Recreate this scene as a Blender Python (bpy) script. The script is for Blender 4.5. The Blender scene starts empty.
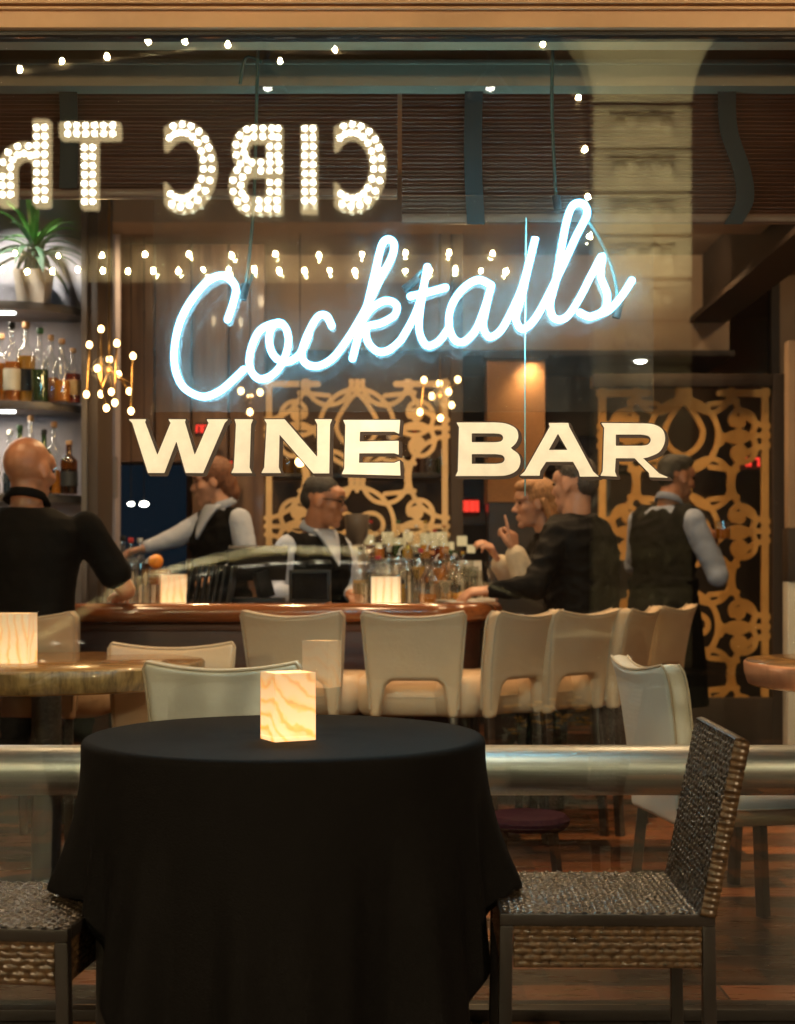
import bpy, bmesh, math, random
import numpy as np
from mathutils import Vector, Matrix, Euler
from mathutils import noise as mnoise
random.seed(7)
R = math.radians
scene = bpy.context.scene
COL = scene.collection
# true camera: eye 1.10 m up, looking along +Y with a 50 mm lens; metres everywhere
EYE, F, HX, HY = 1.10, 1422.2, 397.5, 570.0
GLASS_Y = 3.5


def W(px, py, Y):
    """world point at distance Y that was measured at this place of the photograph"""
    return Vector(((px - HX) / F * Y, Y, EYE - (py - HY) / F * Y))


# ------------------------------------------------------------------ materials
def nodes_of(name):
    m = bpy.data.materials.new(name)
    m.use_nodes = True
    nt = m.node_tree
    nt.nodes.clear()
    out = nt.nodes.new('ShaderNodeOutputMaterial')
    return m, nt, out


def N(nt, t, **kw):
    n = nt.nodes.new(t)
    for k, v in kw.items():
        if hasattr(n, k):
            setattr(n, k, v)
        else:
            n.inputs[k].default_value = v
    return n


def c4(c):
    return (c[0], c[1], c[2], 1.0)


def mat(name, col, rough=.5, metal=0., var=.18, vs=6., bump=0., bs=60., stretch=(1, 1, 1), coat=0., sheen=0., spec=.5,
        trans=0., sss=0., rvar=.08, col2=None, emit=None, es=0., alpha=1.):
    m, nt, out = nodes_of(name)
    L = nt.links.new
    tc = N(nt, 'ShaderNodeTexCoord')
    mp = N(nt, 'ShaderNodeMapping')
    mp.inputs['Scale'].default_value = stretch
    L(tc.outputs['Object'], mp.inputs['Vector'])
    nz = N(nt, 'ShaderNodeTexNoise', Scale=vs, Detail=5., Roughness=.6)
    L(mp.outputs[0], nz.inputs['Vector'])
    rp = N(nt, 'ShaderNodeValToRGB')
    a = [max(0, x * (1 - var)) for x in col]
    b = [min(1, x * (1 + var)) for x in (col2 or col)]
    rp.color_ramp.elements[0].position = .32
    rp.color_ramp.elements[1].position = .68
    rp.color_ramp.elements[0].color = c4(a)
    rp.color_ramp.elements[1].color = c4(b)
    L(nz.outputs['Fac'], rp.inputs['Fac'])
    p = N(nt, 'ShaderNodeBsdfPrincipled')
    L(rp.outputs['Color'], p.inputs['Base Color'])
    mr = N(nt, 'ShaderNodeMapRange')
    mr.inputs['To Min'].default_value = max(.01, rough - rvar)
    mr.inputs['To Max'].default_value = min(1, rough + rvar)
    L(nz.outputs['Fac'], mr.inputs['Value'])
    L(mr.outputs[0], p.inputs['Roughness'])
    p.inputs['Metallic'].default_value = metal
    p.inputs['Specular IOR Level'].default_value = spec
    p.inputs['Coat Weight'].default_value = coat
    p.inputs['Coat Roughness'].default_value = .08
    p.inputs['Sheen Weight'].default_value = sheen
    p.inputs['Transmission Weight'].default_value = trans
    if sss:
        p.inputs['Subsurface Weight'].default_value = sss
        p.inputs['Subsurface Radius'].default_value = (.02, .008, .004)
    if emit:
        p.inputs['Emission Color'].default_value = c4(emit)
        p.inputs['Emission Strength'].default_value = es
    if bump:
        n2 = N(nt, 'ShaderNodeTexNoise', Scale=bs, Detail=4.)
        L(mp.outputs[0], n2.inputs['Vector'])
        bp = N(nt, 'ShaderNodeBump', Strength=bump, Distance=.01)
        L(n2.outputs['Fac'], bp.inputs['Height'])
        L(bp.outputs[0], p.inputs['Normal'])
    L(p.outputs[0], out.inputs[0])
    return m


def emat(name, col, s, sample=False):
    m, nt, out = nodes_of(name)
    e = N(nt, 'ShaderNodeEmission', Strength=s)
    e.inputs['Color'].default_value = c4(col)
    nt.links.new(e.outputs[0], out.inputs[0])
    if not sample:
        m.cycles.emission_sampling = 'NONE'
    return m


def clear_mat(name, r0, tint=(1, 1, 1), smear=0., gcol=(1, 1, 1), grough=0.):
    """thin clear sheet: lets things through, mirrors a little by angle, and carries faint smears"""
    m, nt, out = nodes_of(name)
    L = nt.links.new
    g = N(nt, 'ShaderNodeNewGeometry')
    d = N(nt, 'ShaderNodeVectorMath', operation='DOT_PRODUCT')
    L(g.outputs['Incoming'], d.inputs[0]); L(g.outputs['Normal'], d.inputs[1])
    ab = N(nt, 'ShaderNodeMath', operation='ABSOLUTE'); L(d.outputs['Value'], ab.inputs[0])
    om = N(nt, 'ShaderNodeMath', operation='SUBTRACT'); om.inputs[0].default_value = 1; L(ab.outputs[0], om.inputs[1])
    pw = N(nt, 'ShaderNodeMath', operation='POWER'); L(om.outputs[0], pw.inputs[0]); pw.inputs[1].default_value = 5
    ml = N(nt, 'ShaderNodeMath', operation='MULTIPLY_ADD'); L(pw.outputs[0], ml.inputs[0])
    ml.inputs[1].default_value = 1 - r0; ml.inputs[2].default_value = r0
    t = N(nt, 'ShaderNodeBsdfTransparent'); t.inputs['Color'].default_value = c4(tint)
    gl = N(nt, 'ShaderNodeBsdfGlossy', Roughness=grough); gl.inputs['Color'].default_value = c4(gcol)
    mx = N(nt, 'ShaderNodeMixShader'); L(ml.outputs[0], mx.inputs[0]); L(t.outputs[0], mx.inputs[1]); L(gl.outputs[0], mx.inputs[2])
    last = mx
    if smear:
        tc = N(nt, 'ShaderNodeTexCoord')
        mp = N(nt, 'ShaderNodeMapping'); mp.inputs['Scale'].default_value = (1.2, 1, .5); mp.inputs['Rotation'].default_value = (0, .5, 0)
        L(tc.outputs['Object'], mp.inputs[0])
        nz = N(nt, 'ShaderNodeTexNoise', Scale=5., Detail=8., Roughness=.75); L(mp.outputs[0], nz.inputs['Vector'])
        mr = N(nt, 'ShaderNodeMapRange'); mr.inputs['From Min'].default_value = .45; mr.inputs['From Max'].default_value = .8
        mr.inputs['To Min'].default_value = smear * .15; mr.inputs['To Max'].default_value = smear
        vo = N(nt, 'ShaderNodeTexVoronoi', Scale=34.); L(tc.outputs['Object'], vo.inputs['Vector'])
        sk_ = N(nt, 'ShaderNodeMapRange'); sk_.inputs['From Min'].default_value = .10; sk_.inputs['From Max'].default_value = .05
        sk_.inputs['To Min'].default_value = 0.; sk_.inputs['To Max'].default_value = smear * 1.6
        L(vo.outputs['Distance'], sk_.inputs['Value'])
        n3 = N(nt, 'ShaderNodeTexNoise', Scale=2.3); L(tc.outputs['Object'], n3.inputs['Vector'])
        gt = N(nt, 'ShaderNodeMath', operation='GREATER_THAN'); gt.inputs[1].default_value = .52; L(n3.outputs['Fac'], gt.inputs[0])
        mu = N(nt, 'ShaderNodeMath', operation='MULTIPLY'); L(sk_.outputs[0], mu.inputs[0]); L(gt.outputs[0], mu.inputs[1])
        L(nz.outputs['Fac'], mr.inputs['Value'])
        ad = N(nt, 'ShaderNodeMath', operation='ADD'); L(mr.outputs[0], ad.inputs[0]); L(mu.outputs[0], ad.inputs[1])
        df = N(nt, 'ShaderNodeBsdfDiffuse'); df.inputs['Color'].default_value = (.8, .8, .8, 1)
        tl = N(nt, 'ShaderNodeBsdfTranslucent'); tl.inputs['Color'].default_value = (.8, .8, .8, 1)
        m0 = N(nt, 'ShaderNodeMixShader'); m0.inputs[0].default_value = .5; L(df.outputs[0], m0.inputs[1]); L(tl.outputs[0], m0.inputs[2])
        m2 = N(nt, 'ShaderNodeMixShader'); L(ad.outputs[0], m2.inputs[0]); L(mx.outputs[0], m2.inputs[1]); L(m0.outputs[0], m2.inputs[2])
        last = m2
    L(last.outputs[0], out.inputs[0])
    return m


def lamp_shade_mat(name, colA, colB, sA, sB, scale=9., rot=(0, 0, 0), dist=6.):
    """veined translucent shade of a lit candle lamp"""
    m, nt, out = nodes_of(name)
    L = nt.links.new
    tc = N(nt, 'ShaderNodeTexCoord')
    mp = N(nt, 'ShaderNodeMapping'); mp.inputs['Rotation'].default_value = rot
    L(tc.outputs['Object'], mp.inputs[0])
    wv = N(nt, 'ShaderNodeTexWave', Scale=scale, Distortion=dist, Detail=5.); wv.inputs['Detail Scale'].default_value = 1.3
    L(mp.outputs[0], wv.inputs['Vector'])
    rp = N(nt, 'ShaderNodeValToRGB')
    rp.color_ramp.elements[0].color = c4(colB); rp.color_ramp.elements[0].position = .18
    rp.color_ramp.elements[1].color = c4(colB); rp.color_ramp.elements[1].position = .95
    e = rp.color_ramp.elements.new(.42); e.color = c4(colA)
    e = rp.color_ramp.elements.new(.56); e.color = c4([.62 * q for q in colA])
    e = rp.color_ramp.elements.new(.64); e.color = c4([.6 * x + .4 * y for x, y in zip(colA, colB)])
    L(wv.outputs['Fac'], rp.inputs[0])
    # the candle stands low inside, so the glow is stronger there
    sp = N(nt, 'ShaderNodeSeparateXYZ'); L(tc.outputs['Generated'], sp.inputs[0])
    fall = N(nt, 'ShaderNodeMapRange'); fall.inputs['From Min'].default_value = .15; fall.inputs['From Max'].default_value = 1.
    fall.inputs['To Min'].default_value = sA; fall.inputs['To Max'].default_value = sB
    L(sp.outputs['Z'], fall.inputs['Value'])
    p = N(nt, 'ShaderNodeBsdfPrincipled', Roughness=.35)
    p.inputs['Base Color'].default_value = (.75, .66, .54, 1)
    L(rp.outputs[0], p.inputs['Emission Color']); L(fall.outputs[0], p.inputs['Emission Strength'])
    L(p.outputs[0], out.inputs[0])
    m.cycles.emission_sampling = 'NONE'
    return m


def plank_mat(name, a, b, c, w, h, rough=.35, off=.5, mortar=(.01, .008, .006), msize=.01, rotz=0.):
    m, nt, out = nodes_of(name)
    L = nt.links.new
    tc = N(nt, 'ShaderNodeTexCoord')
    mp = N(nt, 'ShaderNodeMapping'); mp.inputs['Rotation'].default_value = (0, 0, rotz)
    L(tc.outputs['Object'], mp.inputs[0])
    bk = N(nt, 'ShaderNodeTexBrick', Scale=1.0)
    bk.offset = off
    bk.inputs['Color1'].default_value = (0, 0, 0, 1); bk.inputs['Color2'].default_value = (1, 1, 1, 1)
    bk.inputs['Mortar'].default_value = (0, 0, 0, 1)
    bk.inputs['Mortar Size'].default_value = msize; bk.inputs['Brick Width'].default_value = w; bk.inputs['Row Height'].default_value = h
    L(mp.outputs[0], bk.inputs['Vector'])
    rp = N(nt, 'ShaderNodeValToRGB')
    rp.color_ramp.interpolation = 'LINEAR'
    rp.color_ramp.elements[0].color = c4(a); rp.color_ramp.elements[0].position = .25
    rp.color_ramp.elements[1].color = c4(c); rp.color_ramp.elements[1].position = .8
    e = rp.color_ramp.elements.new(.55); e.color = c4(b)
    L(bk.outputs['Color'], rp.inputs[0])
    nz = N(nt, 'ShaderNodeTexNoise', Scale=7., Detail=6.)
    mp2 = N(nt, 'ShaderNodeMapping'); mp2.inputs['Scale'].default_value = (1, 6, 1); L(mp.outputs[0], mp2.inputs[0]); L(mp2.outputs[0], nz.inputs['Vector'])
    mx = N(nt, 'ShaderNodeMix', data_type='RGBA', blend_type='MULTIPLY'); mx.inputs[0].default_value = .6
    L(rp.outputs[0], mx.inputs[6]); L(nz.outputs['Color'], mx.inputs[7])
    m3 = N(nt, 'ShaderNodeMix', data_type='RGBA'); L(bk.outputs['Fac'], m3.inputs[0]); L(mx.outputs[2], m3.inputs[6]); m3.inputs[7].default_value = c4(mortar)
    p = N(nt, 'ShaderNodeBsdfPrincipled')
    L(m3.outputs[2], p.inputs['Base Color'])
    mr = N(nt, 'ShaderNodeMapRange'); mr.inputs['To Min'].default_value = rough - .12; mr.inputs['To Max'].default_value = rough + .15
    L(nz.outputs['Fac'], mr.inputs['Value']); L(mr.outputs[0], p.inputs['Roughness'])
    bp = N(nt, 'ShaderNodeBump', Strength=.4, Distance=.004); bp.invert = True
    L(bk.outputs['Fac'], bp.inputs['Height']); L(bp.outputs[0], p.inputs['Normal'])
    L(p.outputs[0], out.inputs[0])
    return m


def wood_mat(name, a, b, rough=.25, coat=.4, scale=(1, 14, 14), vs=2.2):
    return mat(name, a, rough, col2=b, var=.1, vs=vs, stretch=scale, coat=coat, bump=.05, bs=18)


# ------------------------------------------------------------------ mesh helpers
class MB:
    def __init__(s):
        s.v, s.f = [], []

    def add(s, vs, fs, M=None):
        o = len(s.v)
        s.v += [tuple(M @ Vector(v)) for v in vs] if M is not None else [tuple(v) for v in vs]
        s.f += [tuple(i + o for i in f) for f in fs]
        return s

    def box(s, c, d, rot=None):
        x, y, z = d[0] / 2, d[1] / 2, d[2] / 2
        vs = [(-x, -y, -z), (x, -y, -z), (x, y, -z), (-x, y, -z), (-x, -y, z), (x, -y, z), (x, y, z), (-x, y, z)]
        fs = [(3, 2, 1, 0), (4, 5, 6, 7), (0, 1, 5, 4), (1, 2, 6, 5), (2, 3, 7, 6), (3, 0, 4, 7)]
        M = Matrix.Translation(c)
        if rot is not None:
            M = M @ (rot if isinstance(rot, Matrix) else Euler(rot).to_matrix().to_4x4())
        return s.add(vs, fs, M)

    def bb(s, x0, x1, y0, y1, z0, z1):
        return s.box(((x0 + x1) / 2, (y0 + y1) / 2, (z0 + z1) / 2), (x1 - x0, y1 - y0, z1 - z0))

    def bar(s, a, b, w, h=None):
        """square bar from a to b"""
        a, b = Vector(a), Vector(b)
        d = b - a
        q = d.to_track_quat('Z', 'Y').to_matrix().to_4x4()
        return s.box((a + b) / 2, (w, h or w, d.length), q)

    def tube(s, pts, r, n=10, closed=False):
        pts = [Vector(p) for p in pts]
        k = len(pts)
        rr = [r] * k if not hasattr(r, '__len__') else list(r)
        T = []
        for i in range(k):
            a = pts[(i - 1) % k] if closed or i > 0 else pts[i]
            b = pts[(i + 1) % k] if closed or i < k - 1 else pts[i]
            t = (b - a)
            T.append(t.normalized() if t.length > 1e-9 else Vector((0, 0, 1)))
        up = Vector((0, 0, 1)) if abs(T[0].z) < .9 else Vector((1, 0, 0))
        u = T[0].cross(up).normalized()
        vs, fs = [], []
        for i in range(k):
            u = (u - T[i] * u.dot(T[i]))
            u = u.normalized() if u.length > 1e-6 else T[i].orthogonal().normalized()
            w = T[i].cross(u)
            for j in range(n):
                a = 2 * math.pi * j / n
                vs.append(pts[i] + (u * math.cos(a) + w * math.sin(a)) * rr[i])
        m = k if closed else k - 1
        for i in range(m):
            for j in range(n):
                a, b = i * n + j, i * n + (j + 1) % n
                c, d = ((i + 1) % k) * n + (j + 1) % n, ((i + 1) % k) * n + j
                fs.append((a, b, c, d))
        if not closed:
            fs.append(tuple(reversed(range(n))))
            fs.append(tuple((k - 1) * n + j for j in range(n)))
        return s.add(vs, fs)

    def lathe(s, prof, c=(0, 0, 0), n=20, M=None):
        """profile of (radius, height), closed at both ends"""
        vs, fs = [], []
        for r, z in prof:
            for j in range(n):
                a = 2 * math.pi * j / n
                vs.append((r * math.cos(a), r * math.sin(a), z))
        k = len(prof)
        for i in range(k - 1):
            for j in range(n):
                fs.append((i * n + j, i * n + (j + 1) % n, (i + 1) * n + (j + 1) % n, (i + 1) * n + j))
        if prof[0][0] > 1e-5:
            fs.append(tuple(reversed(range(n))))
        if prof[-1][0] > 1e-5:
            fs.append(tuple((k - 1) * n + j for j in range(n)))
        MM = Matrix.Translation(c)
        return s.add(vs, fs, MM @ M if M is not None else MM)

    def ball(s, c, r, n=12, M=None):
        rx, ry, rz = (r, r, r) if not hasattr(r, '__len__') else r
        m = max(6, n // 2 + 2)
        vs, fs = [(0, 0, rz)], []
        for i in range(1, m):
            a = math.pi * i / m
            for j in range(n):
                b = 2 * math.pi * j / n
                vs.append((rx * math.sin(a) * math.cos(b), ry * math.sin(a) * math.sin(b), rz * math.cos(a)))
        vs.append((0, 0, -rz))
        for j in range(n):
            fs.append((0, 1 + j, 1 + (j + 1) % n))
        for i in range(m - 2):
            for j in range(n):
                a = 1 + i * n
                fs.append((a + j, a + n + j, a + n + (j + 1) % n, a + (j + 1) % n))
        e = len(vs) - 1
        for j in range(n):
            fs.append((e, 1 + (m - 2) * n + (j + 1) % n, 1 + (m - 2) * n + j))
        MM = Matrix.Translation(c)
        return s.add(vs, fs, (M @ MM) if M is not None else MM)

    def cap(s, a, b, ra, rb=None, n=12):
        """rounded cone"""
        rb = ra if rb is None else rb
        s.ball(a, ra, n); s.ball(b, rb, n)
        a, b = Vector(a), Vector(b)
        if (b - a).length > 1e-5:
            s.tube([a, b], [ra, rb], n)
        return s


def build(name, mb, m, parent=None, smooth=True, bevel=0., ang=38, loc=None, seg=2):
    me = bpy.data.meshes.new(name)
    me.from_pydata(mb.v, [], mb.f)
    me.validate()
    if bevel:
        bm = bmesh.new(); bm.from_mesh(me)
        bmesh.ops.remove_doubles(bm, verts=bm.verts, dist=1e-6)
        es = [e for e in bm.edges if len(e.link_faces) == 2 and e.calc_face_angle(0) > R(25)]
        bmesh.ops.bevel(bm, geom=es, offset=bevel, segments=seg, affect='EDGES', profile=.6, clamp_overlap=True)
        bm.to_mesh(me); bm.free()
    if smooth:
        me.shade_smooth()
        me.set_sharp_from_angle(angle=R(ang))
    me.materials.append(m)
    o = bpy.data.objects.new(name, me)
    COL.objects.link(o)
    if parent is not None:
        o.parent = parent
    if loc is not None:
        o.location = loc
    return o


def tag(o, label=None, cat=None, group=None, kind=None):
    for k, v in (('label', label), ('category', cat), ('group', group), ('kind', kind)):
        if v:
            o[k] = v
    return o


def thing(name, label, cat, loc=(0, 0, 0), rz=0., group=None):
    o = bpy.data.objects.new(name, None)
    o.empty_display_size = .1
    COL.objects.link(o)
    o.location = loc
    o.rotation_euler = (0, 0, rz)
    return tag(o, label, cat, group)


def dup(root, loc, rz=0., label=None, group=None):
    r = root.copy(); COL.objects.link(r)
    r.location = loc; r.rotation_euler = (0, 0, rz)
    if label: r['label'] = label
    if group: r['group'] = group
    for ch in list(root.children):
        c = ch.copy(); COL.objects.link(c); c.parent = r
        for g in list(ch.children):
            d = g.copy(); COL.objects.link(d); d.parent = c
    return r


def spline(pts, n=8, closed=False):
    pts = [Vector(p) for p in pts]
    k = len(pts); out = []
    for i in range(k if closed else k - 1):
        p = [pts[(i + j) % k] if closed else pts[min(max(i + j, 0), k - 1)] for j in (-1, 0, 1, 2)]
        for q in range(n):
            t = q / n
            out.append(.5 * ((2 * p[1]) + (p[2] - p[0]) * t + (2 * p[0] - 5 * p[1] + 4 * p[2] - p[3]) * t * t
                             + (3 * p[1] - p[0] - 3 * p[2] + p[3]) * t ** 3))
    if not closed:
        out.append(pts[-1])
    return out


# ---- flat shapes from distance fields (letters, fretwork, upholstery)
def sd_lines(X, Z, lines):
    d = np.full(X.shape, 1e9)
    for pl in lines:
        for (ax, az), (bx, bz) in zip(pl[:-1], pl[1:]):
            ex, ez = bx - ax, bz - az
            L2 = ex * ex + ez * ez + 1e-12
            t = np.clip(((X - ax) * ex + (Z - az) * ez) / L2, 0, 1)
            d = np.minimum(d, np.hypot(X - ax - t * ex, Z - az - t * ez))
    return d


def sd_poly(X, Z, poly):
    d = sd_lines(X, Z, [list(poly) + [poly[0]]])
    ins = np.zeros(X.shape, bool)
    for (ax, az), (bx, bz) in zip(poly, list(poly[1:]) + [poly[0]]):
        c = (az > Z) != (bz > Z)
        xx = ax + (Z - az) / ((bz - az) if abs(bz - az) > 1e-12 else 1e-12) * (bx - ax)
        ins ^= c & (X < xx)
    return np.where(ins, -d, d)


def march(S, xs, zs):
    """polygons of the region S<0; vertices (x, z, depth inside), faces, rim edges"""
    key, V, Fc, E = {}, [], [], []
    nx, nz = len(xs), len(zs)
    S = np.where(np.abs(S) < 1e-7, -1e-7, S)

    def gv(i, j):
        k = (i, j)
        if k not in key:
            key[k] = len(V); V.append((xs[i], zs[j], -S[i, j]))
        return key[k]

    def ev(i, j, a, b):
        k = (i, j, a, b) if (i, j) < (a, b) else (a, b, i, j)
        if k not in key:
            t = S[i, j] / (S[i, j] - S[a, b])
            key[k] = len(V); V.append((xs[i] + t * (xs[a] - xs[i]), zs[j] + t * (zs[b] - zs[j]), 0.))
        return key[k]
    neg = S < 0
    cnt = neg[:-1, :-1].astype(int) + neg[1:, :-1] + neg[1:, 1:] + neg[:-1, 1:]
    for i, j in zip(*np.nonzero(cnt)):
        cs = [(i, j), (i + 1, j), (i + 1, j + 1), (i, j + 1)]
        poly, kind = [], []
        for q in range(4):
            a, b = cs[q], cs[(q + 1) % 4]
            if neg[a]:
                poly.append(gv(*a)); kind.append(0)
            if neg[a] != neg[b]:
                poly.append(ev(*a, *b)); kind.append(1)
        if len(poly) >= 3:
            Fc.append(tuple(poly))
            n = len(poly)
            if cnt[i, j] < 4:
                for q in range(n):
                    if kind[q] and kind[(q + 1) % n]:
                        E.append((poly[q], poly[(q + 1) % n]))
    return V, Fc, E


def plate(S, xs, zs, y0, y1):
    """slab with straight sides between y0 and y1 (y1 is the side facing the viewer when smaller)"""
    V, Fc, E = march(S, xs, zs)
    mb = MB(); n = len(V)
    vs = [(x, y0, z) for x, z, d in V] + [(x, y1, z) for x, z, d in V]
    fs = [f for f in Fc] + [tuple(i + n for i in reversed(f)) for f in Fc] + [(b, a, a + n, b + n) for a, b in E]
    return mb.add(vs, fs)


def pillow(S, xs, zs, T, r, bend=None):
    """padded shape: full half-thickness T, rounded over the distance r from its outline"""
    V, Fc, E = march(S, xs, zs)
    rim = set(i for e in E for i in e)
    idx2, vs = {}, []
    for x, z, d in V:
        u = min(1., max(0., d) / r)
        vs.append((x, -T * math.sqrt(max(0, 1 - (1 - u) ** 2)), z))
    n = len(vs)
    back = []
    for i, (x, y, z) in enumerate(list(vs)):
        if i in rim:
            back.append(i)
        else:
            back.append(len(vs)); vs.append((x, -y, z))
    fs = [f for f in Fc] + [tuple(back[i] for i in reversed(f)) for f in Fc]
    if bend:
        vs = [bend(*v) for v in vs]
    return MB().add(vs, fs)


def grid(x0, x1, z0, z1, h):
    xs = np.arange(x0 - 2 * h, x1 + 2.5 * h, h); zs = np.arange(z0 - 2 * h, z1 + 2.5 * h, h)
    X, Z = np.meshgrid(xs, zs, indexing='ij')
    return xs, zs, X, Z
# ------------------------------------------------------------------ palette
M = {}
M['facade'] = mat('painted_facade', (.60, .37, .20), .5, var=.12, vs=3, bump=.05)
M['facade_dark'] = mat('dark_gasket', (.012, .011, .010), .5)
M['glass'] = clear_mat('window_glass', .095, (.96, .985, .97), smear=.003)
M['acrylic'] = clear_mat('acrylic_sheet', .010, (.97, .985, .985), smear=.075)
M['clear'] = clear_mat('bar_glass', .10, (.95, .96, .95))
M['clear_green'] = clear_mat('bottle_glass_green', .08, (.25, .42, .22))
M['clear_amber'] = clear_mat('bottle_glass_amber', .08, (.55, .28, .08))
M['gilt'] = mat('cream_gilding', (.90, .88, .79), .45, var=.06, vs=25)
M['gilt_edge'] = mat('dark_brown_letter_edge', (.030, .014, .009), .5)
M['neon'] = emat('neon_core', (.34, .78, 1.0), 46., True)
def sleeve_mat():  # emissive shell that adds the blue halo around the tube
    m, nt, out = nodes_of('neon_sleeve')
    t = N(nt, 'ShaderNodeBsdfTransparent'); t.inputs[0].default_value = (.92, .98, 1, 1)
    e = N(nt, 'ShaderNodeEmission', Strength=.75); e.inputs['Color'].default_value = (.14, .58, .95, 1)
    a = N(nt, 'ShaderNodeAddShader')
    nt.links.new(t.outputs[0], a.inputs[0]); nt.links.new(e.outputs[0], a.inputs[1]); nt.links.new(a.outputs[0], out.inputs[0])
    m.cycles.emission_sampling = 'NONE'
    return m


M['neon_sleeve'] = sleeve_mat()
M['black_cloth'] = mat('black_cloth', (.0062, .0056, .0056), .75, var=.2, vs=4, bump=.35, bs=420, spec=.10)
M['rail_steel'] = mat('brushed_rail_steel', (.34, .36, .36), .40, metal=1., var=.12, vs=3, stretch=(1, 60, 60), rvar=.08)
M['chrome_trim'] = mat('chrome_trim', (.95, .90, .72), .24, metal=1., var=.03, bump=.25, bs=11, rvar=.03)
M['steel'] = mat('brushed_steel', (.50, .47, .42), .44, metal=1., var=.08, vs=3, stretch=(1, 60, 60), rvar=.06)
M['black_metal'] = mat('black_metal', (.022, .018, .016), .38, var=.2, spec=.5)
M['wicker'] = mat('brown_wicker', (.034, .019, .010), .30, col2=(.095, .056, .027), var=.35, vs=70, spec=.6)
M['wicker_dark'] = mat('grey_wicker', (.019, .014, .010), .27, col2=(.052, .038, .025), var=.35, vs=70, spec=.6)
M['leather'] = mat('cream_leather', (.60, .43, .275), .42, var=.05, vs=5, bump=.12, bs=55)
M['leather_pale'] = mat('pale_leather', (.66, .60, .50), .42, var=.05, vs=5, bump=.12, bs=55)
M['piping'] = mat('cream_piping', (.50, .385, .265), .45, var=.05)
M['dark_wood'] = wood_mat('dark_wood', (.020, .011, .007), (.032, .017, .010), .35, .2)
M['bar_wood'] = wood_mat('bar_front_wood', (.055, .016, .007), (.085, .027, .012), .5, 0.)
M['rail_wood'] = wood_mat('polished_rail_wood', (.16, .050, .015), (.26, .085, .026), .16, .8)
M['table_wood'] = wood_mat('acacia_table', (.17, .075, .022), (.44, .23, .078), .24, .6, (3.0, 14, 2.0), 2.6)
M['table_edge'] = mat('live_edge', (.11, .058, .016), .4, col2=(.30, .18, .065), var=.2, vs=9, stretch=(6, 6, 1), coat=.3)
M['copper'] = mat('copper_edge', (.62, .30, .16), .33, metal=.7, var=.12, vs=8, stretch=(6, 6, 1))
M['stone_top'] = mat('pale_bar_top', (.58, .50, .42), .18, var=.12, vs=14)
M['shelf_wall'] = mat('lavender_panel', (.30, .27, .30), .6, var=.08, vs=3, bump=.04)
M['lav_light'] = mat('pale_lavender_panel', (.36, .33, .37), .5, var=.06)
M['shelf_board'] = mat('grey_shelf', (.10, .080, .068), .4, var=.12, vs=5)
M['brown_panel'] = wood_mat('brown_panel', (.17, .092, .05), (.25, .14, .078), .45, .15, (14, 14, 1), 2)
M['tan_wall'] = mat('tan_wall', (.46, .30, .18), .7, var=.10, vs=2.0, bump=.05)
M['tile_wall'] = plank_mat('cream_tile', (.42, .34, .24), (.46, .38, .27), (.5, .41, .3), .30, .15, .3, msize=.006, mortar=(.2, .15, .1))
M['ceil'] = mat('ceiling_paint', (.30, .195, .12), .8, var=.1, vs=2)
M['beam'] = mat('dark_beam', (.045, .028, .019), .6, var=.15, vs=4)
M['blind'] = wood_mat('blind_slat_wood', (.075, .026, .015), (.125, .046, .026), .4, .2, (1, 20, 20), 3)
M['blind_tape'] = mat('dark_tape', (.010, .012, .012), .8, var=.2, vs=30)
M['pelmet'] = mat('beige_pelmet', (.28, .21, .135), .6, var=.08, vs=3)
M['gold'] = mat('gold_fretwork', (.74, .39, .11), .42, metal=.2, var=.12, vs=6)
M['gold_pale'] = mat('pale_gold_fretwork', (.78, .52, .25), .45, metal=.2, var=.1, vs=6)
M['back_board'] = mat('dark_brown_board', (.085, .048, .028), .6, var=.15, vs=4)
M['mesh_copper'] = mat('copper_mesh', (.45, .21, .08), .4, metal=.5, var=.25, vs=90, bump=.5, bs=150)
M['led'] = emat('led_strip', (1., .97, .93), 16.)
M['bulb'] = emat('warm_bulb', (1., .60, .24), 17.)
M['bulb_soft'] = emat('warm_bulb_soft', (1., .60, .25), 11.)
M['brass'] = mat('brass_rod', (.30, .17, .06), .35, metal=1., var=.05)
M['down'] = emat('downlight_lens', (1., .93, .82), 22.)
M['glint_panel'] = emat('warm_glint', (1., .70, .34), .75)  # glow for the warm sparkle among the bottles, not a lamp
M['red'] = emat('red_sign', (1., .05, .03), 1.6)
M['blue_screen'] = emat('blue_screen', (.018, .042, .075), .22)
M['marquee_face'] = emat('marquee_face', (1., .74, .38), 2.6, True)
M['marquee_bulb'] = emat('marquee_bulb', (1., .92, .72), 60.)
M['border_bulb'] = emat('border_bulb', (1., .86, .42), 1500., True)
M['shade_front'] = lamp_shade_mat('veined_shade', (1., .33, .014), (.82, .46, .20), 1.5, .55, 5.0, (.5, .9, .5), 10.)
M['shade_side'] = lamp_shade_mat('striped_shade', (1., .34, .015), (.80, .46, .21), 1.4, .55, 6.5, (.12, .05, .6), 4.5)
M['shade_plain'] = lamp_shade_mat('plain_shade', (1., .45, .10), (1., .68, .36), 1.3, .55, 5., (0, 0, .4), 1.)
M['flame'] = emat('candle_flame', (1., .55, .14), 2.2)
M['skin'] = mat('skin_warm', (.50, .25, .155), .45, var=.18, vs=14, sss=.08, bump=.04, bs=140)
M['skin_tan'] = mat('skin_tan', (.46, .195, .10), .38, var=.18, vs=14, sss=.08, bump=.04, bs=140)
M['skin_deep'] = mat('skin_deep', (.36, .155, .083), .42, var=.18, vs=14, sss=.08, bump=.04, bs=140)
M['eye'] = mat('eye_dark', (.02, .012, .01), .1)
M['hair_black'] = mat('black_hair', (.012, .009, .008), .5, var=.3, vs=40, stretch=(1, 1, 4), bump=.6, bs=90)
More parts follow.
